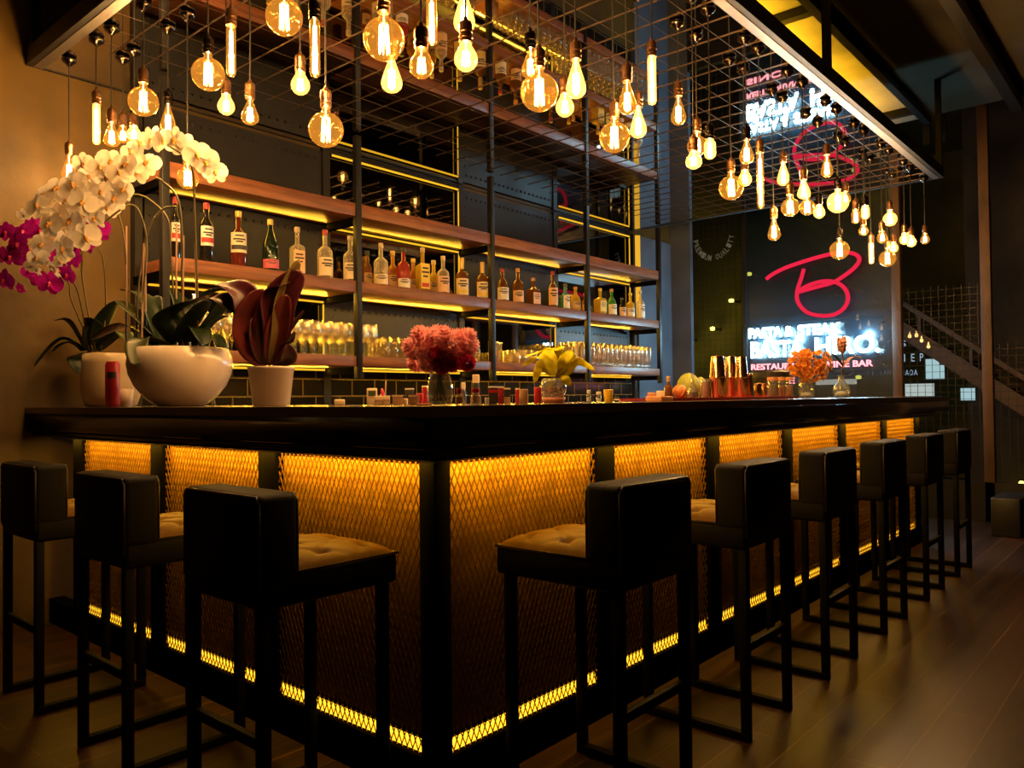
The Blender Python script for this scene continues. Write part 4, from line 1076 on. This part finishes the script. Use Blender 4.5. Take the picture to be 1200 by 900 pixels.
MB().tube(smooth_path([(0, 0, .02), (.004, 0, .12), R3(at_d(988, 425, Dp)), R3(at_d(987, 412, Dp))], 5), .005, 6).build('stem', 'water_stem', v3, smooth=True)
m = MB()
for k in range(16):
    a = k*2.4; z0 = .05*(k/16)
    ca, sa = math.cos(a), math.sin(a)
    base = R3(at_d(987, 416, Dp))
    leaf_mesh(m, [base+Vector((0, 0, z0*.6)), base+Vector((.028*ca, .028*sa, .035+z0)), base+Vector((.012*ca, .012*sa, .085+z0))], .014, .3, 8, 2)
m.build('bloom', 'protea', v3, smooth=True)
for (pts, wd, mat) in (([(987,432),(998,420),(1010,420)], .03, 'protea'), ([(987,434),(975,436),(968,430)], .025, 'leaf_olive'), ([(988,430),(980,420),(974,414)], .022, 'leaf_olive'), ([(987,436),(994,440),(1001,436)], .022, 'leaf_olive')):
    m = MB(); leaf_mesh(m, [R3(at_d(u, v, Dp-.01)) for u, v in pts], wd, .25, 10, 3); m.build('leaf', mat, v3, smooth=True, solid=.001)

# ---- yellow-leaved plant in a round glass bowl on a saucer
yl = Vector((.745, .16, ZT)); Dy = depth(yl)
yp = thing('yellow_leaf_plant', 'yellow-leaved plant rooted in a round glass bowl on a terracotta dish', 'potted plant', yl)
MT['terracotta'] = P('terracotta', (.48, .17, .08), .5)
MT['yellow_leaf'] = PETAL('yellow_leaf', (.80, .72, .03), .2, .35)
MT['pebble_brown'] = P('brown_clay_balls', (.28, .09, .03), .45, noise=(25, .5))
MB().lathe([(0, 0), (.034, 0), (.038, .004), (.044, .02), (.041, .02), (.036, .008), (0, .008)], seg=28).build('saucer', 'terracotta', yp, smooth=True)
MB().lathe([(0, .012), (.026, .0115), (.040, .022), (.0475, .045), (.0475, .062), (.042, .080), (.034, .090), (.0328, .090), (.040, .080), (.0458, .062), (.0458, .045), (.038, .024), (0, .014)], seg=32, caps=False).build('bowl', 'clear', yp, smooth=True)
m = MB()
for k in range(60):
    a = rnd.random()*6.28; r = .036*math.sqrt(rnd.random()); z = .025+.035*rnd.random()
    m.lathe([(0, -.006), (.005, -.003), (.006, 0), (.005, .003), (0, .006)], c=(r*math.cos(a), r*math.sin(a), z), seg=6)
m.build('clay_balls', 'pebble_brown', yp, smooth=True)['kind'] = 'stuff'
Ry = lambda p: Vector(p)-yl
for (pts, wd) in [([(652,440),(635,418),(612,430)], .016), ([(650,440),(640,412),(615,418)], .015), ([(652,440),(636,424),(626,448)], .016), ([(654,440),(648,410),(660,408)], .025), ([(655,440),(666,418),(662,412)], .022), ([(656,440),(668,424),(680,424),(697,434)], .013),
    ([(650,440),(644,420),(640,408)], .024), ([(653,440),(660,425),(670,412)], .022), ([(652,440),(646,446),(642,462)], .016), ([(655,440),(662,444),(668,452)], .016), ([(648,440),(640,430),(628,426)], .016), ([(654,440),(652,420),(654,405)], .024), ([(656,442),(668,430),(676,420)], .018)]:
    m = MB(); leaf_mesh(m, [Ry(at_d(u, v, Dy+rnd.uniform(-.03, .03))) for u, v in pts], wd, .2, 12, 3, side=RT+UP*.3)
    m.build('leaf', 'yellow_leaf', yp, smooth=True, solid=.0008)
for du in (-3, 0, 3): MB().tube([(du*.003, 0, .05), Ry(at_d(652+du, 436, Dy))], .0022, 5).build('stem', 'water_stem', yp)

# =================================================================== SMALL THINGS ON THE COUNTER
def spot(u, D): p = at_d(u, 470, D); return Vector((p.x, p.y, ZT))
def size(px, D): return px*D/FPX
def turn(p): return math.atan2(p.y-CAM.y, p.x-CAM.x)-PI/2      # faces the camera side
CM = {'cream': P('cream_paper', (.80, .62, .40), .6), 'kraft': P('kraft_wood', (.55, .33, .16), .6, noise=(30, .3)), 'red': P('red_lacquer', (.48, .02, .03), .35), 'white': P('white_plastic', (.7, .66, .6), .4), 'dark': P('dark_card', (.03, .025, .02), .5),
      'tan': P('tan_tray', (.60, .26, .10), .5), 'yellow': P('yellow_cup', (.70, .42, .02), .4), 'green': P('card_green', (.06, .09, .04), .5), 'steel': P('steel', (.5, .5, .48), .25, .95), 'pink': P('pink_jar', (.60, .24, .16), .4),
      'orange': P('orange_fruit', (.72, .20, .03), .45, noise=(20, .2), bump=(90, .2)), 'pomelo': P('pomelo_peel', (.34, .36, .05), .5, bump=(120, .3)), 'liquid_dark': P('dark_liquid', (.03, .012, .008), .1), 'green_jar': P('olive_preserve', (.20, .17, .03), .35), 'orange_jar': P('orange_preserve', (.62, .25, .07), .35),
      'tray': P('red_tray', (.22, .006, .016), .45), 'copper_tin': P('copper_tin', (.80, .42, .22), .16, 1), 'blackrub': P('black_lid', (.015, .013, .012), .4)}
def cbox(name, u0, u1, v0, D, mat, label, cat, dep=None, band=None, lid=None, window=None):
    """small upright box; its front faces the camera side of the counter"""
    uc = (u0+u1)/2; p = spot(uc, D); W = size(u1-u0, D); vb = project_v(p); H = size(vb-v0, D)
    t = thing(name, label, cat, p, turn(p))
    d_ = dep or W*.8
    body = MB().box((-W/2, -d_/2, 0), (W/2, d_/2, H)).build('body', CM[mat], t, bevel=min(.003, W*.08))
    if band: MB().box((-W/2-.0006, -d_/2-.001, H*band[1]), (W/2+.0006, -d_/2+.0006, H*band[2])).build('label_band', CM[band[0]], t)
    if lid: MB().box((-W/2-.001, -d_/2-.001, H), (W/2+.001, d_/2+.001, H+.006)).build('lid', CM[lid], t, bevel=.001)
    if window: MB().box((-W*.36, -d_/2-.0012, H*window[1]), (W*.36, -d_/2+.0005, H*window[2])).build('window', CM[window[0]], t)
    return t
def project_v(p):
    d = Vector(p)-CAM; return 450-FPX*d.dot(UP)/d.dot(FW)
def cyl_thing(name, u0, u1, v0, D, mat, label, cat, cap=None, capfrac=.2, taper=1.0, neck=None, content=None):
    uc = (u0+u1)/2; p = spot(uc, D); R = size(u1-u0, D)/2; H = size(project_v(p)-v0, D)
    t = thing(name, label, cat, p)
    hb = H*(1-capfrac) if cap else H
    if neck: pr = [(0, .002), (R*.92, 0), (R, .004), (R, hb*.55), (R*.8, hb*.75), (R*neck, hb*.9), (R*neck, hb), (0, hb)]
    else: pr = [(0, 0), (R*taper*.95, 0), (R*taper, .002), (R, hb-.002), (R*.96, hb), (0, hb)]
    body = MB().lathe(pr, seg=20).build('body', CM[mat] if mat in CM else MT[mat], t, smooth=False, bevel=0)
    for f in body.data.polygons: f.use_smooth = True
    if content: MB().lathe([(0, .004), (R*.85, .004), (R*.86, hb*content[1]), (0, hb*content[1])], seg=16).build('content', CM[content[0]], t)
    if cap:
        rc = R*(neck*1.25 if neck else 1.02)
        MB().lathe([(0, hb), (rc, hb), (rc, H-.002), (rc*.9, H), (0, H)], seg=18).build('cap', CM[cap], t)
    return t
cbox('votive_block', 392, 404, 468, 2.78, 'cream', 'plain cream block alone on the counter right of the white tapered pot', 'candle', .03)
cbox('card_holder', 430, 442, 455, 2.74, 'cream', 'cream upright card holder with dark window, left of the packet boxes', 'card holder', .02, window=('green', .55, .85))
t = tag(MB().tube([(0, 0, 0), (.004, 0, .02), (.012, 0, .045), (.006, 0, .062)], [.010, .008, .008, .004], 8).build('pepper_mill', CM['red'], smooth=True, loc=spot(446, 3.05)), 'dark red slanted grinder behind the cream packet boxes', 'grinder')
t = tag(MB().tube([(0, 0, 0), (.006, 0, .09)], .0028, 6).build('stirrer', CM['kraft'], loc=spot(451, 2.98)), 'thin wooden stirrer standing behind the cream packet boxes', 'stirrer')
cbox('packet_box', 439, 448.5, 464, 2.66, 'cream', 'left one of two cream packet boxes beside the card holder', 'box', .03, band=('kraft', .45, .6))
cbox('packet_box', 449, 457, 464, 2.66, 'cream', 'right one of two cream packet boxes beside the card holder', 'box', .03, band=('kraft', .45, .6))
cbox('sugar_box', 460, 472, 463, 2.58, 'kraft', 'brown sugar packet box left of the small cream candle', 'box', .03, band=('cream', .82, 1.0))
cyl_thing('tea_light', 472.6, 478, 467, 2.5, 'cream', 'small cream candle between two brown packet boxes', 'candle')
cbox('black_dispenser', 475, 485, 457, 2.90, 'dark', 'small black dispenser with white lid behind the packet boxes', 'dispenser', .03, lid='white')
cbox('sugar_box', 479, 491, 463, 2.44, 'kraft', 'brown packet box just left of the red cups', 'box', .03, band=('cream', .82, 1.0))
cyl_thing('red_cup', 487.5, 496.5, 461, 2.64, 'red', 'shorter red cup left of the carnation vase', 'cup', taper=.85)
cyl_thing('red_cup', 494.5, 503, 452, 2.74, 'red', 'taller red cup stacked high behind the carnation vase', 'cup', taper=.85, cap='cream', capfrac=.08)
t = tag(MB().box((-.022, -.012, 0), (.022, .012, .006)).build('folded_napkin', CM['pink'], bevel=.002, loc=spot(497, 2.27)), 'folded pink napkin lying before the red cups', 'napkin')
cyl_thing('oil_cruet', 533.5, 543, 455, 2.38, 'clear', 'glass cruet with red cap right of the carnation vase', 'cruet', cap='red', capfrac=.3, neck=.55, content=('tan', .7))
cyl_thing('pump_bottle', 540, 546.5, 448, 2.85, 'steel', 'steel dispenser with cream top behind the first red-capped cruet', 'dispenser', cap='cream', capfrac=.32, neck=.6)
cyl_thing('salt_shaker', 551, 564, 455, 2.42, 'clear', 'wide glass shaker with red cap and pale filling', 'shaker', cap='red', capfrac=.28, neck=.6, content=('cream', .75))
cyl_thing('pump_bottle', 554, 562, 439, 2.95, 'dark', 'tall dark dispenser with cream top rising behind the shaker', 'dispenser', cap='cream', capfrac=.28)
cyl_thing('white_candle', 568, 573, 466, 2.45, 'white', 'tiny white candle right of the glass shaker', 'candle')
cbox('tea_box', 572.5, 583, 455, 2.56, 'dark', 'dark tea box with red and white top label', 'box', .03, band=('red', .72, .92), lid='white')
cbox('tea_box', 584, 590, 455, 2.62, 'red', 'narrow red tea box, second from the glass shaker', 'box', .02, lid='white')
cbox('tea_box', 590.8, 598, 457, 2.6, 'dark', 'dark tea box with brown corner beside the narrow red box', 'box', .03, band=('kraft', .0, .5), lid='cream')
cyl_thing('red_tin', 604, 609, 455, 2.7, 'red', 'narrow red tin left of the cork-coloured jar', 'tin', cap='cream', capfrac=.1)
cyl_thing('cork_jar', 608.5, 619, 456, 2.6, 'kraft', 'cork-brown cylinder jar right of the narrow red tin', 'jar')
cyl_thing('red_candle', 626, 635, 454, 2.66, 'red', 'plain dark red cylinder left of the yellow plant bowl', 'candle')
cyl_thing('glass_shaker', 687, 693, 457, 3.0, 'clear', 'small clear shaker, first right of the yellow plant', 'shaker', cap='white', capfrac=.3, neck=.6, content=('white', .6))
cyl_thing('glass_shaker', 698.5, 705, 459, 3.05, 'clear', 'small clear shaker beside the yellow cup', 'shaker', cap='white', capfrac=.25, neck=.7, content=('white', .5))
t = cyl_thing('yellow_cup', 707.5, 718.5, 456.5, 3.05, 'yellow', 'bright yellow cup with a wide rim on the counter', 'cup', cap='yellow', capfrac=.18, taper=.88)
cbox('place_card', 719.5, 726, 465, 3.15, 'dark', 'small dark card stand right of the yellow cup', 'card', .012, band=('white', .35, .6))
# tray with bar ware
tr = thing('red_serving_tray', 'long red tray under the copper shakers and jars', 'tray', (2.17, .235, ZT))
MB().box((-.70, -.115, 0), (.80, .16, .007)).build('base', CM['tray'], tr, bevel=.003)
b = MB()
for (a, c_) in (((-.70, -.115), (.80, -.110)), ((-.70, .155), (.80, .16)), ((-.70, -.115), (-.695, .16)), ((.795, -.115), (.80, .16))): b.box((a[0], a[1], .007), (c_[0], c_[1], .013))
b.build('rim', CM['tray'], tr)
ZR = ZT+.0078
def at_tray(u, Y): p = on_y(u, 466, Y); return Vector((p.x, Y, ZR))
def on_tray(fn_name, u0, u1, v0, Y): p = at_tray((u0+u1)/2, Y); D = depth(p); return p, size(u1-u0, D)/2, size(project_v(p)-v0, D)
def shaker_stack(u0, u1, Y, label, vm=444, v0=417):
    p, R, H = on_tray('', u0, u1, v0, Y); D = depth(p); hm = size(project_v(p)-vm, D)
    t = thing('cocktail_shaker', label, 'cocktail shaker', p, 0, 'copper cocktail shakers on the tray')
    MB().lathe([(0, 0), (R*.80, 0), (R*.82, .003), (R*.97, hm), (R*1.0, hm+.004), (R*.9, hm+.004)], seg=28).build('lower_tin', CM['copper_tin'], t, smooth=True)
    MB().lathe([(R*.92, hm+.0045), (R*1.02, hm+.0045), (R*1.02, hm+.010), (R*.98, hm+.012), (R*.74, H-.003), (R*.72, H), (0, H)], seg=28).build('upper_tin', CM['copper_tin'], t, smooth=True)
shaker_stack(832, 850.5, .17, 'copper shaker tins stacked mouth to mouth, leftmost of the three stacks')
shaker_stack(849, 864, .29, 'copper shaker tins stacked mouth to mouth, middle of the three stacks', v0=417.5)
shaker_stack(861.5, 877, .20, 'copper shaker tins stacked mouth to mouth, rightmost of the three stacks', v0=418)
def tray_jar(name, u0, u1, v0, Y, body, label, cat, lid=None, content=None, lidh=.16):
    p, R, H = on_tray('', u0, u1, v0, Y); t = thing(name, label, cat, p); hb = H*(1-(lidh if lid else 0))
    MB().lathe([(0, 0), (R*.95, 0), (R, .004), (R, hb*.93), (R*.92, hb), (R*.88, hb), (R*.94, hb*.92), (R*.94, .008), (0, .006)], seg=22, caps=False).build('body', MT['clear'] if body == 'clear' else CM[body], t, smooth=True)
    if content: MB().lathe([(0, .008), (R*.90, .008), (R*.90, hb*content[1]), (0, hb*content[1])], seg=20).build('content', CM[content[0]], t)
    if lid: MB().lathe([(0, hb+.0005), (R*1.02, hb+.0005), (R*1.02, H-.002), (R*.98, H), (0, H)], seg=22).build('lid', CM[lid], t)
    return t
tray_jar('jigger', 876.8, 882, 438, .17, 'copper_tin', 'slim copper jigger right of the shaker stacks', 'jigger')
tray_jar('copper_cup', 884, 892.5, 449, .17, 'copper_tin', 'short copper cup left of the wooden-lidded jar', 'cup')
tray_jar('copper_cup', 893, 899.5, 449, .30, 'copper_tin', 'short copper cup half behind the wooden-lidded jar', 'cup')
tray_jar('preserve_jar', 899.6, 911.6, 442, .18, 'clear', 'glass jar of olive-green preserve with a wooden lid', 'jar', 'tan', ('green_jar', .8))
tray_jar('preserve_jar', 912.4, 920.4, 442, .17, 'clear', 'left glass jar of orange preserve with a wooden lid', 'jar', 'tan', ('orange_jar', .7))
tray_jar('preserve_jar', 921.2, 929.6, 442, .17, 'clear', 'right glass jar of orange preserve with a wooden lid', 'jar', 'tan', ('orange_jar', .7))
p = on_y(903, 466, .46); t = thing('ice_bucket', 'black round tub behind the wooden-lidded jars', 'tub', (p.x, .46, ZT))
D = depth(p); R = size(43, D)/2; H = size(466-433, D)
MB().lathe([(0, 0), (R*.85, 0), (R, H*.75), (R, H*.76)], seg=30).build('body', CM['blackrub'], t, smooth=True)
MB().lathe([(0, H*.765), (R*1.03, H*.765), (R*1.03, H*.93), (R*.9, H), (0, H)], seg=30).build('lid', CM['blackrub'], t, smooth=False)
# left end of the tray: dropper bottle, fruit, decanter
tray_jar('preserve_jar', 822, 831.5, 444, .21, 'clear', 'glass jar of pink filling left of the copper shakers', 'jar', None, ('pink', .85))
p, R, H = on_tray('', 779, 788, 441, .19)
bottle(p.x, p.y, ZR, H, R, 'round', 'brown', None, 'wood', 'little amber dropper bottle with wooden stopper at the tray end', cat='bottle', name='dropper_bottle', grp=None) if False else None
t = thing('dropper_bottle', 'little amber bottle with wooden stopper at the left tray end', 'bottle', p)
MB().lathe([(0, 0), (R*.95, 0), (R, .003), (R, H*.5), (R*.85, H*.58), (R*.4, H*.66), (R*.4, H*.76), (0, H*.76)], seg=20).build('body', BM['brown'], t, smooth=True)
MB().lathe([(0, H*.765), (R*.5, H*.765), (R*.52, H*.97), (R*.4, H), (0, H)], seg=14).build('stopper', CM['kraft'], t)
p, R, H = on_tray('', 788.5, 805.5, 449, .16)
t = thing('orange_fruit', 'whole orange tied with pale string on the tray', 'orange', p)
MB().lathe([(0, 0)]+[(R*math.sin(a*PI/14), R-R*math.cos(a*PI/14)) for a in range(1, 14)]+[(0, 2*R)], seg=24).build('fruit', CM['orange'], t, smooth=True)
s = MB()
for k in range(3):
    q = Quaternion((0, 0, 1), k*1.05) @ Quaternion((1, 0, 0), .5)
    s.tube([Vector((0, 0, R))+q @ Vector((R*1.012*math.cos(i*PI/12), 0, R*1.012*math.sin(i*PI/12))) for i in range(24)], .0012, 5, True)
s.build('string', CM['cream'], t)
p, R, H = on_tray('', 806, 818.5, 438, .18)
t = thing('decanter', 'clear bottle-necked decanter holding a little dark liquid', 'decanter', p)
MB().lathe([(0, .003), (R*.9, 0), (R, .006), (R*.95, H*.30), (R*.45, H*.55), (R*.30, H*.62), (R*.30, H*.97), (R*.38, H), (R*.32, H), (R*.25, H*.96), (R*.25, H*.62), (R*.88, H*.3), (R*.92, .008), (0, .008)], seg=24, caps=False).build('body', 'clear', t, smooth=True)
MB().lathe([(0, .010), (R*.86, .010), (R*.84, H*.26), (0, H*.26)], seg=20).build('liquid', CM['liquid_dark'], t)
for (u0, u1, vt_, Y, lab) in ((793, 821, 434, .44, 'larger yellow-green pomelo behind the orange and decanter'), (813, 829, 439, .47, 'smaller yellow-green pomelo left of the copper shakers')):
    p = on_y((u0+u1)/2, 466, Y); D = depth(p); R = size(u1-u0, D)/2; H = size(466-vt_, D)
    t = thing('pomelo', lab, 'pomelo', (p.x, Y, ZT))
    MB().lathe([(0, 0)]+[(R*math.sin(a*PI/14)*(1-.10*(a/14)), H/2-H/2*math.cos(a*PI/14)) for a in range(1, 14)]+[(0, H*.985)], seg=28).build('fruit', CM['pomelo'], t, smooth=True)
    MB().lathe([(.006, H*.98), (.005, H*1.02), (0, H*1.02)], seg=8).build('stalk', 'leaf_olive', t)
p = on_y(771, 470, .07); D = depth(p); W = size(27, D)
t = thing('wooden_tray', 'small flat tan wooden box at the front counter edge', 'box', (p.x, .07, ZT), 0)
MB().box((-W/2, -.045, 0), (W/2, .03, .020)).build('base', CM['tan'], t, bevel=.002)
MB().box((-W/2+.004, -.041, .020), (W/2-.004, .026, .0215)).build('lid', CM['tan'], t)
cbox('cream_block', 759, 768.5, 460, 3.52, 'tan', 'small tan block behind the flat wooden box', 'box', .03)
cbox('cream_block', 769.5, 779, 458, 3.50, 'cream', 'small cream block between the tan block and amber bottle', 'box', .03)
# short side: red can, white cup, small metal tap figure behind the bowl
p = at_d(132, 472, 3.72); R = size(16, 3.72)/2
t = thing('red_can', 'red drink can with dark stripe between the two orchid pots', 'can', (p.x, p.y, ZT))
H = .215
MB().lathe([(0, 0), (R*.85, 0), (R, .012), (R, H-.016), (R*.82, H-.004), (R*.8, H), (0, H-.004)], seg=24).build('body', CM['red'], t, smooth=True)
MB().grid(lambda u, v: Vector(((R+.0008)*math.cos(3.6+1.2*u), (R+.0008)*math.sin(3.6+1.2*u), H*(.62+.14*v))), 10, 1).build('label_band', CM['dark'], t, smooth=True)
p = at_d(147, 474, 3.80)
t = thing('white_cup', 'white cup half hidden between red can and big bowl', 'cup', (p.x, p.y, ZT))
MB().lathe([(0, 0), (.030, 0), (.032, .003), (.036, .085), (.034, .085), (.030, .006), (0, .006)], seg=20).build('body', 'ceramic', t, smooth=True)
p = at_d(247, 474, 3.75)
t = thing('steel_figure', 'small shiny metal stand peeking out right of the big bowl', 'stand', (p.x, p.y, ZT))
for k in range(3):
    a = k*2.09+.3; MB().tube([(.028*math.cos(a), .028*math.sin(a), .003), (0.006*math.cos(a), .006*math.sin(a), .085)], .004, 6).build('leg', CM['steel'], t, smooth=True)
MB().lathe([(0, .08), (.008, .08), (.011, .09), (.006, .105), (.009, .115), (0, .125)], seg=12).build('finial', CM['steel'], t, smooth=True)
